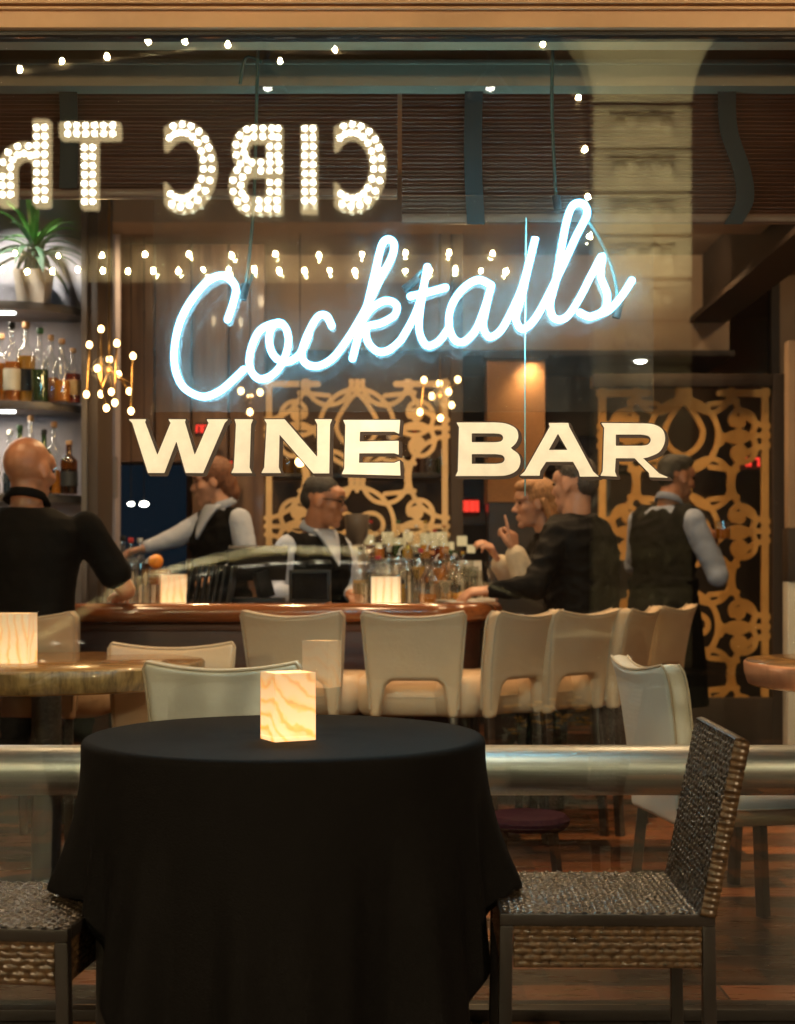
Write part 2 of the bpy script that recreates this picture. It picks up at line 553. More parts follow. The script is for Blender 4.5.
M['hair_grey'] = mat('dark_grey_hair', (.05, .04, .035), .5, var=.3, vs=40, bump=.6, bs=90)
M['hair_red'] = mat('auburn_hair', (.13, .045, .020), .42, col2=(.2, .075, .03), var=.3, vs=40, stretch=(4, 4, .7), bump=.6, bs=60)
M['hair_blond'] = mat('copper_blond_hair', (.24, .10, .035), .42, col2=(.4, .2, .08), var=.3, vs=40, stretch=(4, 4, .7), bump=.6, bs=60)
M['shirt_blue'] = mat('pale_blue_shirt', (.40, .44, .54), .75, var=.06, vs=7, bump=.5, bs=22)
M['shirt_deep'] = mat('blue_grey_shirt', (.27, .31, .41), .75, var=.06, vs=7, bump=.5, bs=22)
M['vest'] = mat('black_vest', (.0028, .0026, .0026), .7, spec=.08, var=.2, vs=8, bump=.3, bs=24)
M['jacket'] = mat('black_jacket', (.0032, .0028, .003), .6, spec=.10, var=.25, vs=6, bump=.6, bs=16)
M['polo'] = mat('black_polo', (.0032, .0027, .0025), .75, spec=.08, var=.25, vs=6, bump=.5, bs=16)
M['trousers'] = mat('black_trousers', (.0026, .0026, .0026), .8, spec=.08, var=.2)
M['cuff'] = mat('cream_knit', (.55, .46, .34), .8, var=.1, vs=20, bump=.5, bs=60)
M['shoe'] = mat('black_shoe', (.008, .007, .007), .3)
M['pot'] = mat('taupe_pot', (.42, .34, .27), .7, var=.08, vs=9, bump=.08)
M['leaf'] = mat('plant_leaf', (.045, .15, .025), .38, col2=(.10, .26, .05), var=.3, vs=7, stretch=(1, 1, 1))
M['leaf_dark'] = mat('plant_leaf_dark', (.035, .075, .038), .36, col2=(.06, .12, .07), var=.3, vs=7)
M['flower'] = mat('yellow_flower', (.75, .38, .025), .6, var=.2, vs=30)
M['plastic'] = mat('black_plastic', (.008, .008, .009), .5, var=.2, spec=.25)
M['screen'] = mat('dark_screen', (.004, .004, .006), .12, spec=.3)
M['paper'] = mat('white_paper', (.72, .66, .56), .8, var=.03)
M['pave'] = plank_mat('pavement_tiles', (.040, .034, .032), (.050, .042, .038), (.33, .13, .05), .20, .16, .42, off=.37, msize=.006, mortar=(.012, .011, .010))
M['floor'] = plank_mat('inside_floor', (.016, .008, .006), (.075, .030, .014), (.40, .135, .045), .85, .145, .28, off=.41, msize=.004, mortar=(.012, .006, .004))  # orange planks put the mirrored lit pavement into the floor colour
M['road'] = mat('asphalt', (.035, .033, .032), .6, var=.2, vs=30, bump=.3)
M['stone'] = mat('pale_stone', (.46, .41, .28), .7, var=.15, vs=4, bump=.1)
M['brickdark'] = mat('dark_facade_stone', (.030, .018, .012), .7, var=.2, vs=3)
M['car_paint'] = mat('black_car_paint', (.006, .006, .007), .12, coat=1., var=.1)
M['car_glass'] = mat('dark_car_glass', (.006, .007, .008), .03, spec=.9)
M['rubber'] = mat('tyre_rubber', (.012, .012, .012), .8)
M['maroon'] = mat('burgundy_leather', (.022, .003, .010), .8, spec=.1)
M['orange'] = mat('orange_peel', (.70, .25, .02), .45, var=.1, bump=.1)
M['cork'] = mat('cork', (.40, .22, .10), .7, var=.2, vs=40)
M['chips'] = mat('golden_fries', (.62, .32, .07), .6, var=.3, vs=60)
M['china'] = mat('white_china', (.74, .70, .64), .2, var=.02)
LIQ = {}
for nm, c in (('amber', (.85, .28, .025)), ('honey', (.90, .42, .05)), ('red', (.30, .03, .012)), ('dark', (.05, .02, .008)), ('clear', (.60, .57, .50)),
              ('green', (.05, .11, .03)), ('orange', (.80, .26, .02)), ('pink', (.45, .10, .12)), ('blue', (.04, .10, .16)), ('copper', (.70, .20, .03)), ('gold', (.78, .46, .08))):
    LIQ[nm] = mat(nm + '_liquid', c, .12, var=.1, vs=9, trans=.55 if nm != 'clear' else .8)
CAPM = {'cork': M['cork'], 'black': M['plastic'], 'green': mat('green_cap', (.02, .08, .03), .4), 'silver': M['steel'], 'red': mat('red_cap', (.35, .02, .02), .4),
        'gold': mat('gold_cap', (.6, .38, .08), .3, metal=1.), 'white': M['china'], 'wood': mat('wood_cap', (.3, .15, .06), .6)}
LABM = [mat('label_cream', (.62, .54, .40), .7), mat('label_black', (.02, .02, .02), .6), mat('label_tan', (.45, .30, .14), .7), mat('label_white', (.7, .68, .62), .7)]


# ------------------------------------------------------------------ people
def remesh(mb, vox, smooth=4, fac=.5):
    me = bpy.data.meshes.new('tmp'); me.from_pydata(mb.v, [], mb.f)
    o = bpy.data.objects.new('tmp', me); COL.objects.link(o)
    r = o.modifiers.new('r', 'REMESH'); r.mode = 'VOXEL'; r.voxel_size = vox
    if smooth:
        s = o.modifiers.new('s', 'SMOOTH'); s.factor = fac; s.iterations = smooth
    dg = bpy.context.evaluated_depsgraph_get()
    ne = bpy.data.meshes.new_from_object(o.evaluated_get(dg))
    bpy.data.objects.remove(o)
    bpy.data.meshes.remove(me)
    return ne


def soft(name, mb, m, parent, vox=.009, smooth=4, rough=0., wr=0.):
    me = remesh(mb, vox, smooth)
    if wr:
        nn = [v.normal.copy() for v in me.vertices]
        for v, q in zip(me.vertices, nn):
            p = v.co
            a = mnoise.noise(Vector((p.x * 11, p.y * 11, p.z * 17)) + Vector((3.1, 7.7, 1.3)))
            b = mnoise.noise(Vector((p.x * 26, p.y * 26, p.z * 34)))
            v.co = p + q * wr * (1. - 2.6 * abs(a) + .5 * b)
    if rough:
        rs = random.Random(len(me.vertices))
        nn = [v.normal.copy() for v in me.vertices]
        for v, q in zip(me.vertices, nn):
            v.co += q * rs.uniform(-rough * .3, rough) + Vector((rs.uniform(-1, 1), rs.uniform(-1, 1), rs.uniform(-1, 1))) * rough * .4
    me.name = name
    me.materials.clear(); me.materials.append(m)
    me.shade_smooth()
    o = bpy.data.objects.new(name, me); COL.objects.link(o); o.parent = parent
    return o


def head_M(pos, yaw, pitch=0., roll=0., s=1.):
    return Matrix.Translation(pos) @ Matrix.Rotation(yaw, 4, 'Z') @ Matrix.Rotation(pitch, 4, 'Y') @ Matrix.Rotation(roll, 4, 'X') @ Matrix.Scale(s, 4)


def head(mb, H, fem=False):
    """head facing local +X, chin at -.115, crown at +.12"""
    def e(c, r):
        mb.ball(c, r, 16, H)

    def cp(a, b, ra, rb):
        q = MB(); q.cap(a, b, ra, rb, 10); mb.add(q.v, q.f, H)
    e((-.016, 0, .030), (.094, .074, .088))
    e((.020, 0, -.012), (.070, .062, .090))
    jw = .046 if fem else .052
    e((.030, 0, -.066), (.054, jw, .045))
    e((.070, 0, -.098), (.021, .022, .018))
    e((.052, 0, .042), (.046, .058, .040))
    cp((.082, 0, .012), (.106, 0, -.022), .0085, .0125)
    e((.108, 0, -.025), (.0125, .0135, .0095))
    for s in (1, -1):
        cp((.082, .012 * s, .031), (.070, .050 * s, .030), .0095, .010)
        e((.055, .042 * s, -.018), (.028, .022, .024))
        e((.096, .011 * s, -.029), (.010, .008, .007))
        e((-.004, .074 * s, .000), (.023, .010, .032))
        e((-.006, .078 * s, -.020), (.013, .009, .016))
    e((.086, 0, -.056), (.013, .024, .0075))
    e((.083, 0, -.068), (.013, .021, .008))


def eyes(H, root, brows=None):
    m = MB()
    for s in (1, -1):
        q = MB()
        q.ball((.083, .032 * s, .012), (.0075, .0125, .0065), 12)
        o = MB().add(q.v, q.f, H)
        build('eye', o, M['eye'], root)
        if brows:
            q = MB(); q.tube([(.093, .013 * s, .031), (.092, .030 * s, .036), (.080, .050 * s, .030)], [.003, .0045, .002], 6)
            build('eyebrow', MB().add(q.v, q.f, H), brows, root)


def torso(mb, P, Cc, Nk, yaw, g=0., sc=1., fem=False):
    """lofted trunk from pelvis to neck base; yaw is the facing direction"""
    P, Cc, Nk = Vector(P), Vector(Cc), Vector(Nk)
    f = Vector((math.cos(yaw), math.sin(yaw), 0)); sd = Vector((-math.sin(yaw), math.cos(yaw), 0))
    prof = [(-.12, .12, .09), (-.04, .165, .118), (.12, .165, .115), (.42, .142, .105), (.62, .150, .112), (.80, .170, .118), (.95, .178, .105), (1.04, .150, .085), (1.12, .075, .066)]
    if fem:
        prof = [(-.12, .12, .09), (-.04, .165, .118), (.12, .165, .115), (.42, .122, .092), (.62, .138, .112), (.80, .150, .122), (.95, .152, .098), (1.04, .125, .078), (1.12, .062, .056)]
    rings = []
    L1 = (Cc - P).length; L2 = (Nk - Cc).length; T = L1 + L2
    for t, a, b in prof:
        tt = t / 1.12 if t > 0 else t
        d = tt * T
        if d <= L1:
            p = P + (Cc - P).normalized() * d
        else:
            p = Cc + (Nk - Cc).normalized() * (d - L1)
        rings.append((p, a * sc + g, b * sc + g))
    n = 24; vs, fs = [], []
    for p, a, b in rings:
        for j in range(n):
            w = 2 * math.pi * j / n
            cx, sx = math.cos(w), math.sin(w)
            ex = .85
            vs.append(p + sd * (a * math.copysign(abs(cx) ** ex, cx)) + f * (b * math.copysign(abs(sx) ** ex, sx)))
    for i in range(len(rings) - 1):
        for j in range(n):
            fs.append((i * n + j, i * n + (j + 1) % n, (i + 1) * n + (j + 1) % n, (i + 1) * n + j))
    fs.append(tuple(reversed(range(n)))); fs.append(tuple((len(rings) - 1) * n + j for j in range(n)))
    mb.add(vs, fs)


def hand(mb, wrist, d, nrm, side=1, curl=.35, point=False):
    """palm, four fingers, thumb; d = pointing direction, nrm = out of the back of the hand, side = where the thumb is"""
    wrist, d = Vector(wrist), Vector(d).normalized()
    nrm = Vector(nrm); nrm = (nrm - d * nrm.dot(d)).normalized()
    lat = d.cross(nrm) * side
    for i, (off, ml, ph) in enumerate(((.030, .088, (.042, .026, .021)), (.010, .092, (.046, .029, .022)), (-.010, .087, (.042, .027, .021)), (-.028, .078, (.033, .021, .018)))):
        k = wrist + d * ml + lat * off
        mb.cap(wrist + lat * off * .55 + d * .01, k, .0145, .0125, 10)
        a = 0.; p = k
        cr = curl * (1 + .12 * i)
        if point:
            cr = .06 if i == 0 else .95
        for q, l in enumerate(ph):
            a += cr
            dd = d * math.cos(a) - nrm * math.sin(a)
            e = p + dd * l
            mb.cap(p, e, .0098 - .0008 * q, .0090 - .0008 * q, 8)
            p = e
    b = wrist + d * .022 + lat * .018
    t1 = b + d * .034 + lat * .030 - nrm * .012
    t2 = t1 + d * .032 + lat * .008 - nrm * .010
    t3 = t2 + d * .026 - lat * .004 - nrm * .008
    mb.cap(b, t1, .016, .0125, 8); mb.cap(t1, t2, .0115, .0105, 8); mb.cap(t2, t3, .0102, .0085, 8)


def limb(mb, pts, rs, g=0.):
    for a, b, ra, rb in zip(pts[:-1], pts[1:], rs[:-1], rs[1:]):
        mb.cap(a, b, ra + g, rb + g, 12)
def top(o):
    while o.parent is not None:
        o = o.parent
    return o


def wb(name, mb, m, parent=None, **kw):
    """like build(), for shapes given in world coordinates"""
    if parent is not None:
        l = top(parent).location
        q = MB(); q.v = [(x - l.x, y - l.y, z - l.z) for x, y, z in mb.v]; q.f = mb.f
        mb = q
    return build(name, mb, m, parent, **kw)


def wsoft(name, mb, m, parent, **kw):
    l = top(parent).location
    q = MB(); q.v = [(x - l.x, y - l.y, z - l.z) for x, y, z in mb.v]; q.f = mb.f
    return soft(name, q, m, parent, **kw)


# ================================================================== SETTING
tag(build('pavement', MB().bb(-9, 9, -2.2, 3.47, -.25, 0.), M['pave'], smooth=False), kind='structure')
tag(build('road', MB().bb(-14, 14, -8.0, -2.2, -.30, -.13), M['road'], smooth=False), kind='structure')
tag(build('opposite_pavement', MB().bb(-14, 14, -10., -8.0, -.25, 0.), M['pave'], smooth=False), kind='structure')
tag(build('floor', MB().bb(-3.6, 3.6, 3.53, 11.5, -.2, 0.), M['floor'], smooth=False), kind='structure')
tag(build('ceiling', MB().bb(-3.6, 3.6, 3.62, 11.5, 3.1, 3.25), M['ceil'], smooth=False), kind='structure')
tag(build('back_wall', MB().bb(-3.6, 3.6, 11.3, 11.5, 0., 3.1), M['tan_wall'], smooth=False), kind='structure')
tag(build('side_wall', MB().bb(-3.8, -3.6, 3.62, 11.5, 0., 3.25), M['brown_panel'], smooth=False), kind='structure')
tag(build('side_wall', MB().bb(3.6, 3.8, 3.62, 11.5, 0., 3.25), M['brown_panel'], smooth=False), kind='structure')

# shop front: header with mouldings, gasket, jambs, threshold, pane
sf = thing('shopfront', 'brown painted shopfront casing with a moulded header over the big window', 'shopfront', (0, GLASS_Y, 0))
h = MB()
h.bb(-4.0, 4.0, 3.465, 3.62, 2.4215, 4.4)
wb('header', h, M['facade'], sf, bevel=.006)
h = MB(); h.bb(-4.0, 4.0, 3.450, 3.464, 2.4615, 2.4685); h.bb(-4, 4, 3.444, 3.464, 2.4735, 2.53); h.bb(-4, 4, 3.43, 3.464, 2.60, 2.70)
wb('moulding', h, M['facade'], sf, bevel=.003)
wb('gasket', MB().bb(-2.6, 2.6, 3.482, 3.53, 2.410, 2.4205), M['facade_dark'], sf, bevel=.002)
for s in (-1, 1):
    wb('jamb', MB().bb(*sorted((s * 2.6, s * 4.0)), 3.465, 3.62, 0., 2.4205), M['facade'], sf, bevel=.006)
wb('threshold', MB().bb(-2.6, 2.6, 3.46, 3.54, 0.002, .03), M['black_metal'], sf, bevel=.003)
tag(build('window_pane', MB().bb(-2.598, 2.598, 3.496, 3.504, .031, 2.4095), M['glass'], smooth=False),
    'large clear shop window pane mirroring the lit street', 'window')

# ================================================================== LETTERING on the glass
wt = thing('window_lettering', 'cream serif WINE BAR lettering with dark brown edges on the glass', 'lettering', (0, GLASS_Y, 1.6))
Q3 = lambda pts: [(120 + x / 2.741, 405 + y / 2.741) for x, y in pts]
Q4 = lambda pts: [(445 + x / 3.383, 405 + y / 3.383) for x, y in pts]


def rnd(pts, n=7):
    """polygon whose runs marked by a third value 1 are curved"""
    return pts


def curve(pts, n=6):
    return [(p.x, p.y) for p in spline([(a, b, 0) for a, b in pts], n)]


LET = [
    ('w', Q3([(25, 40), (74, 40), (70, 47), (104, 138), (140, 50), (134, 40), (182, 40), (179, 47), (206, 138), (244, 50), (238, 40), (298, 40), (288, 50), (229, 187), (181, 187), (156, 100), (123, 187), (78, 187), (35, 50)]), []),
    ('i', Q3([(315, 40), (366, 40), (360, 54), (356, 172), (363, 187), (306, 187), (313, 172), (319, 54)]), []),
    ('n', Q3([(396, 40), (452, 40), (541, 143), (541, 54), (534, 40), (582, 40), (576, 54), (574, 188), (530, 188), (438, 82), (436, 172), (442, 187), (388, 187), (396, 172), (403, 52)]), []),
    ('e', Q3([(612, 42), (768, 42), (765, 80), (752, 74), (658, 74), (657, 101), (764, 99), (764, 137), (752, 133), (656, 133), (655, 159), (752, 159), (767, 153), (769, 194), (608, 190), (615, 175), (618, 56)]), []),
    ('b', Q4([(38, 60)] + curve([(165, 60), (205, 64), (238, 80), (247, 105), (240, 128), (222, 146)]) + curve([(228, 152), (248, 168), (254, 195), (242, 222), (210, 238), (170, 241)]) + [(35, 241), (43, 224), (47, 76)]),
     [Q4([(90, 97)] + curve([(165, 97), (188, 100), (196, 112), (188, 124), (165, 127)]) + [(90, 127)]), Q4([(90, 167)] + curve([(170, 167), (193, 171), (201, 183), (193, 196), (170, 200)]) + [(90, 200)])]),
    ('a', Q4([(350, 62), (416, 62), (419, 75), (500, 226), (519, 243), (455, 243), (451, 226), (432, 193), (341, 193), (321, 224), (319, 240), (252, 240), (268, 226), (353, 75)]), [Q4([(381, 98), (413, 153), (350, 153)])]),
    ('r', Q4([(527, 62)] + curve([(665, 63), (705, 67), (735, 86), (742, 122), (725, 158), (690, 176), (668, 181)]) + [(694, 205), (722, 232), (756, 247), (690, 245), (689, 232), (640, 181), (576, 181), (573, 226), (580, 243), (524, 240), (532, 224), (537, 78)]),
     [Q4([(576, 101)] + curve([(660, 101), (686, 106), (694, 120), (684, 135), (660, 139)]) + [(576, 139)])]),
]
k = GLASS_Y / F
toxz = lambda p: ((p[0] - HX) * k, EYE - (p[1] - HY) * k)
for nm, outer, holes in LET:
    P = [toxz(p) for p in outer]; Hs = [[toxz(p) for p in q] for q in holes]
    xs_, zs_ = [p[0] for p in P], [p[1] for p in P]
    xs, zs, X, Z = grid(min(xs_) - .012, max(xs_) + .012, min(zs_) - .012, max(zs_) + .012, .0015)
    S = sd_poly(X, Z, P)
    S2 = sd_poly(X - .0065, Z + .0055, P)       # the drop edge, low and to one side
    for q in Hs:
        S = np.maximum(S, -sd_poly(X, Z, q)); S2 = np.maximum(S2, -sd_poly(X - .0065, Z + .0055, q))
    lt = wb('letter', plate(S, xs, zs, 3.4915, 3.4933), M['gilt'], wt, smooth=False)
    D = np.minimum(S, S2) - .0026
    for t in (.33, .66):
        St = sd_poly(X - .0065 * t, Z + .0055 * t, P)
        for q in Hs:
            St = np.maximum(St, -sd_poly(X - .0065 * t, Z + .0055 * t, q))
        D = np.minimum(D, St - .0026)
    wb('letter_edge', plate(D, xs, zs, 3.4937, 3.4955), M['gilt_edge'], lt, smooth=False)

# ================================================================== NEON SIGN
NY = 3.60
ns = thing('neon_sign', 'glowing ice white neon Cocktails script hung behind the window on a clear sheet', 'neon sign', (0, NY, 1.7))
Z1 = lambda pts: [(150 + x / 3.18, 190 + y / 3.18) for x, y in pts]
Z2 = lambda pts: [(390 + x / 3.0577, 190 + y / 3.0577) for x, y in pts]
STROKES = [
    Z1([(247, 412), (268, 350), (272, 310), (250, 280), (220, 274), (180, 295), (130, 352), (95, 420), (79, 500), (82, 575), (110, 630), (168, 657), (222, 640), (265, 603), (298, 570)]),
    Z1([(420, 425), (385, 428), (345, 452), (320, 510), (318, 565), (345, 600), (385, 590), (420, 550), (440, 490), (432, 440), (405, 421), (382, 450), (382, 500), (402, 535), (438, 545), (478, 520), (506, 460)]),
    Z1([(578, 432), (562, 402), (535, 402), (505, 450), (484, 510), (492, 548), (530, 560), (580, 535), (632, 470), (685, 380), (728, 290), (768, 215), (776, 172), (755, 157), (736, 178), (714, 270), (690, 370), (662, 465), (644, 535)]),
    Z1([(662, 440), (700, 382), (748, 352), (783, 364), (778, 398), (735, 424), (690, 436), (692, 480), (722, 513), (758, 510), (792, 482)]) + Z2([(40, 448), (75, 385), (98, 315), (114, 235)]),
    Z2([(104, 300), (92, 370), (90, 432), (112, 474), (148, 464), (178, 425)]),
    Z2([(62, 325), (115, 314), (170, 298)]),
    Z2([(310, 292), (270, 276), (225, 300), (190, 350), (180, 408), (195, 455), (225, 464), (262, 428), (290, 360), (308, 300)]),
    Z2([(308, 296), (292, 370), (285, 415), (303, 448), (338, 430), (372, 370), (408, 285), (445, 145), (422, 240), (402, 330), (386, 390), (402, 424), (432, 408), (470, 350), (522, 245), (570, 140), (602, 75), (590, 42), (560, 46), (540, 95), (524, 180), (508, 275), (490, 350), (502, 393), (540, 388), (580, 330), (620, 252), (648, 203), (644, 260), (664, 318), (656, 365), (615, 388), (580, 374)]),
    Z2([(612, 388), (668, 368), (710, 322), (740, 276)]),
]
kn = NY / F
m = MB()
for st in STROKES:
    pts = spline([((x - HX) * kn, NY - .004 * math.sin(i * 1.7), EYE - (y - HY) * kn) for i, (x, y) in enumerate(st)], 7)
    m.tube(pts, .0080, 10)
    for e in (pts[0], pts[-1]):
        m.ball(e, .0080, 10)
nt_ = wb('neon_tube', m, M['neon'], ns)
a, b = W(154, 412, 3.63), W(653, 196, 3.63)
wb('acrylic_sheet', MB().bb(a.x, b.x, 3.624, 3.630, a.z, b.z), M['acrylic'], ns, smooth=False)
m2 = MB()
for st in STROKES:
    pts = spline([((x - HX) * kn, NY - .004 * math.sin(i * 1.7), EYE - (y - HY) * kn) for i, (x, y) in enumerate(st)], 7)
    m2.tube(pts, .0114, 10)
    for e in (pts[0], pts[-1]):
        m2.ball(e, .0114, 10)
wb('glow_sleeve', m2, M['neon_sleeve'], ns)
cm_ = mat('teal_cord', (.02, .07, .075), .4)
for pts in ([(258, 40), (256, 130), (254, 200), (250, 250), (245, 292)], [(262, 62), (246, 58), (240, 84)], [(553, 40), (552, 110), (556, 200)], [(583, 214), (600, 240), (614, 275), (619, 312)], [(404, 288), (425, 268)], [(253, 275), (241, 300)]):
    wb('supply_cord', MB().tube(spline([W(x, y, 3.645) for x, y in pts], 6), .0045, 8), cm_, ns)
for a, b in (((404, 290), (418, 278)), ((246, 284), (242, 300)), ((620, 300), (616, 318)), ((556, 196), (558, 210))):
    wb('end_boot', MB().tube([W(*a, 3.645), W(*b, 3.645)], .011, 10), M['plastic'], ns)
wb('pull_cord', MB().tube([W(526, 218, 3.66), W(525, 360, 3.66), W(525, 496, 3.66)], .0022, 6), mat('pale_cord', (.35, .62, .64), .4), ns)

# ================================================================== BLIND, PELMET, RAIL
for nm_, xl, xr_, pyb, tapes in (('dark red brown slatted wooden blind over the plant shelves, drawn up higher', -2.3, .0, 189, ([(68, 92), (69, 140), (68, 188)],)),
                               ('dark red brown slatted wooden blind above the neon script, let down lower', .012, 2.3, 214, ([(474, 88), (473, 160), (476, 224)], [(727, 90), (729, 130), (742, 170), (745, 200), (733, 224)]))):
    bl = thing('window_blind', nm_, 'blind', ((xl + xr_) / 2, 3.85, 2.2))
    m = MB()
    zt, zb_ = W(0, 96, 3.85).z, W(0, pyb, 3.85).z
    n = 24 if pyb < 200 else 30
    for i in range(n):
        z = zb_ + (zt - zb_) * i / (n - 1)
        m.box(((xl + xr_) / 2, 3.85, z), (xr_ - xl, .024, .0028), (R(-28 + 6 * math.sin(i * 2.1)), 0, R(.05) * math.sin(i * 3.3)))
    wb('slats', m, M['blind'], bl, smooth=False)
    z = W(0, pyb + 5, 3.85).z
    wb('bottom_rail', MB().bb(xl, xr_, 3.835, 3.865, z - .012, z + .012), M['blind'], bl, bevel=.004)
    for pts in tapes:
        mm = MB()
        pp = spline([W(x, y, 3.822) for x, y in pts], 6)
        for a, b in zip(pp[:-1], pp[1:]):
            mm.add([a + Vector((-.024, 0, 0)), a + Vector((.024, 0, 0)), b + Vector((.024, 0, 0)), b + Vector((-.024, 0, 0)),
                    a + Vector((-.024, .003, 0)), a + Vector((.024, .003, 0)), b + Vector((.024, .003, 0)), b + Vector((-.024, .003, 0))],
                   [(0, 3, 2, 1), (4, 5, 6, 7), (0, 4, 7, 3), (1, 2, 6, 5)])
        wb('ladder_tape', mm, M['blind_tape'], bl)
pe = thing('pelmet', 'beige boxed pelmet with a thin groove above the wooden blind', 'pelmet', (0, 3.85, 2.5))
zz0, zz1 = W(0, 86, 3.78).z, W(0, 40, 3.78).z
wb('board', MB().bb(-2.6, 2.6, 3.78, 3.98, zz0, zz1 + .35), M['pelmet'], pe, bevel=.003)
wb('bead', MB().bb(-2.6, 2.6, 3.768, 3.778, zz0 + .055, zz0 + .068), M['pelmet'], pe, bevel=.002)
gr = thing('guard_rail', 'thick brushed steel tube rail running along the inside of the window', 'rail', (0, 3.75, 0))
zr = W(0, 770, 3.75).z
wb('tube', MB().tube([(-2.7 + .1 * i, 3.75, zr) for i in range(55)], .066, 40), M['rail_steel'], gr)
for x in (-2.2, 2.2):
    wb('post', MB().tube([(x, 3.75, 0), (x, 3.75, zr - .05)], .03, 16), M['steel'], gr)

# ================================================================== FRONT TABLE
TX, TY, TZ, TR = -.233, 2.95, .757, .409
ft = thing('bistro_table', 'round bistro table hidden under the black cloth before the window', 'table', (TX, TY, 0))
build('table_top', MB().lathe([(0, .725), (TR - .006, .725), (TR - .002, .732), (TR - .002, .748), (TR - .006, .7535), (0, .7535)], n=48), M['black_metal'], ft)
for sx, sy in ((-1, -1), (1, -1), (1, 1), (-1, 1)):
    build('leg', MB().bb(sx * .315 - .03, sx * .315 + .03, sy * .2 - .03, sy * .2 + .03, 0, .725), M['black_metal'], ft, bevel=.004)
mb = MB()
nth = 300
rings = []
for q in range(9):
    rings.append(('top', TR * q / 8.6 if q else 0.))
K = 30
vs, fs = [], []
vs.append((0, 0, .7575))
for q in range(1, 9):
    for j in range(nth):
        a = 2 * math.pi * j / nth
        r = (TR - .010) * q / 8
        vs.append((r * math.cos(a), r * math.sin(a), .7575 + .0006 * math.sin(5 * a + q)))
for q in range(5):
    t = math.pi / 2 * (q + 1) / 5
    for j in range(nth):
        a = 2 * math.pi * j / nth
        vs.append(((TR - .010 + .014 * math.sin(t)) * math.cos(a), (TR - .010 + .014 * math.sin(t)) * math.sin(a), .7575 - .014 * (1 - math.cos(t))))
for q in range(1, K + 1):
    for j in range(nth):
        a = 2 * math.pi * j / nth
        ca, sa = abs(math.cos(a)), abs(math.sin(a))
        fi = math.degrees(math.atan2(sa, ca))
        rt = 22 if math.cos(a) > 0 else 0
        if math.sin(a) < 0:
            fi += rt
        dr = .285 if fi < 34 else .285 + .19 * (fi - 34) / 18 if fi < 52 else .475 + .267 * min(1, (fi - 52) / 7)
        s = (q / K)
        d = dr * s
        fold = .50 + .52 * math.cos(9 * a + .9) + .30 * math.cos(16 * a + 2.1 + math.sin(2 * a)) + .20 * math.cos(27 * a + 1.3 * math.sin(3 * a))
        fold = max(0, fold)
        dd = max(0, d - .02)
        r = TR + .004 + dd * (.02 + .14 * fold * min(1, dd / .25)) * (.72 + .75 * min(1, max(0, (ca - .62) / .2)))
        r += .030 * dd * math.sin(3 * a + 1)
        vs.append((r * math.cos(a), r * math.sin(a), .7435 - d))
rows = 8 + 5 + K
for j in range(nth):
    fs.append((0, 1 + j, 1 + (j + 1) % nth))
for i in range(rows - 1):
    for j in range(nth):
        a = 1 + i * nth
        fs.append((a + j, a + nth + j, a + nth + (j + 1) % nth, a + (j + 1) % nth))
cl = build('tablecloth', mb.add(vs, fs), M['black_cloth'], None, ang=180, loc=(TX, TY, .0005))
md = cl.modifiers.new('thickness', 'SOLIDIFY'); md.thickness = .0016; md.offset = 1
tag(cl, 'black floor length cloth draped over the round bistro table', 'tablecloth')


def candle_box(loc, rz, w, d, hgt, sm, label):
    t = thing('candle_lamp', label, 'candle lamp', loc, rz, 'square candle lamps')
    m = MB()
    th = .006
    m.bb(-w / 2, w / 2, -d / 2, d / 2, 0.0, .008)
    m.bb(-w / 2, w / 2, -d / 2, -d / 2 + th, .0085, hgt); m.bb(-w / 2, w / 2, d / 2 - th, d / 2, .0085, hgt)
    m.bb(-w / 2, -w / 2 + th, -d / 2 + th + .0005, d / 2 - th - .0005, .0085, hgt); m.bb(w / 2 - th, w / 2, -d / 2 + th + .0005, d / 2 - th - .0005, .0085, hgt)
    build('shade', m, sm, t, smooth=False)
    c = build('candle', MB().lathe([(0, .009), (.019, .009), (.019, hgt * .45), (.016, hgt * .47), (0, hgt * .455)], n=20), M['paper'], t)
    build('flame', MB().lathe([(0, hgt * .47), (.0045, hgt * .53), (.003, hgt * .60), (0, hgt * .68)], n=10), M['flame'], c)
    return t


p = W(288, 727, 2.86)
candle_box((p.x, 2.86, .760), R(28), .088, .074, .135, M['shade_front'], 'square glass candle lamp with orange wavy veins on the black tablecloth')
p = W(14, 0, 4.72)
candle_box((p.x, 4.72, .792), R(-4), .125, .10, .165, M['shade_side'], 'white candle lamp with orange stripes on the live edge wooden table')

# ================================================================== WICKER CHAIRS
def weave(nu, nv, su, sv, A, per, flat=False):
    """height field of a basket weave; su, sv strand pitch"""
    def hf(u, v):
        if not flat:
            u += .0010 * math.sin(v * 71 + 2 * math.sin(u * 23)); v += .0010 * math.sin(u * 83 + 1.3)
        i, j = int(math.floor(u / su)), int(math.floor(v / sv))
        fu, fv = u / su - i, v / sv - j
        a, b = abs(math.sin(math.pi * fu)), abs(math.sin(math.pi * fv))
        A_ = A * (.8 + .4 * ((i * 7919 + j * 104729 + i * j * 31) % 97) / 97)
        if flat:
            fu2 = (u / su + .5 * (j % 2)) % 1
            return A_ * (abs(math.sin(math.pi * fu2)) ** .45) * (b ** .45)
        return A_ * (a * (b ** .35) if (i + j) % 2 == 0 else -.35 + b * .45 * (a ** .5))
    return hf


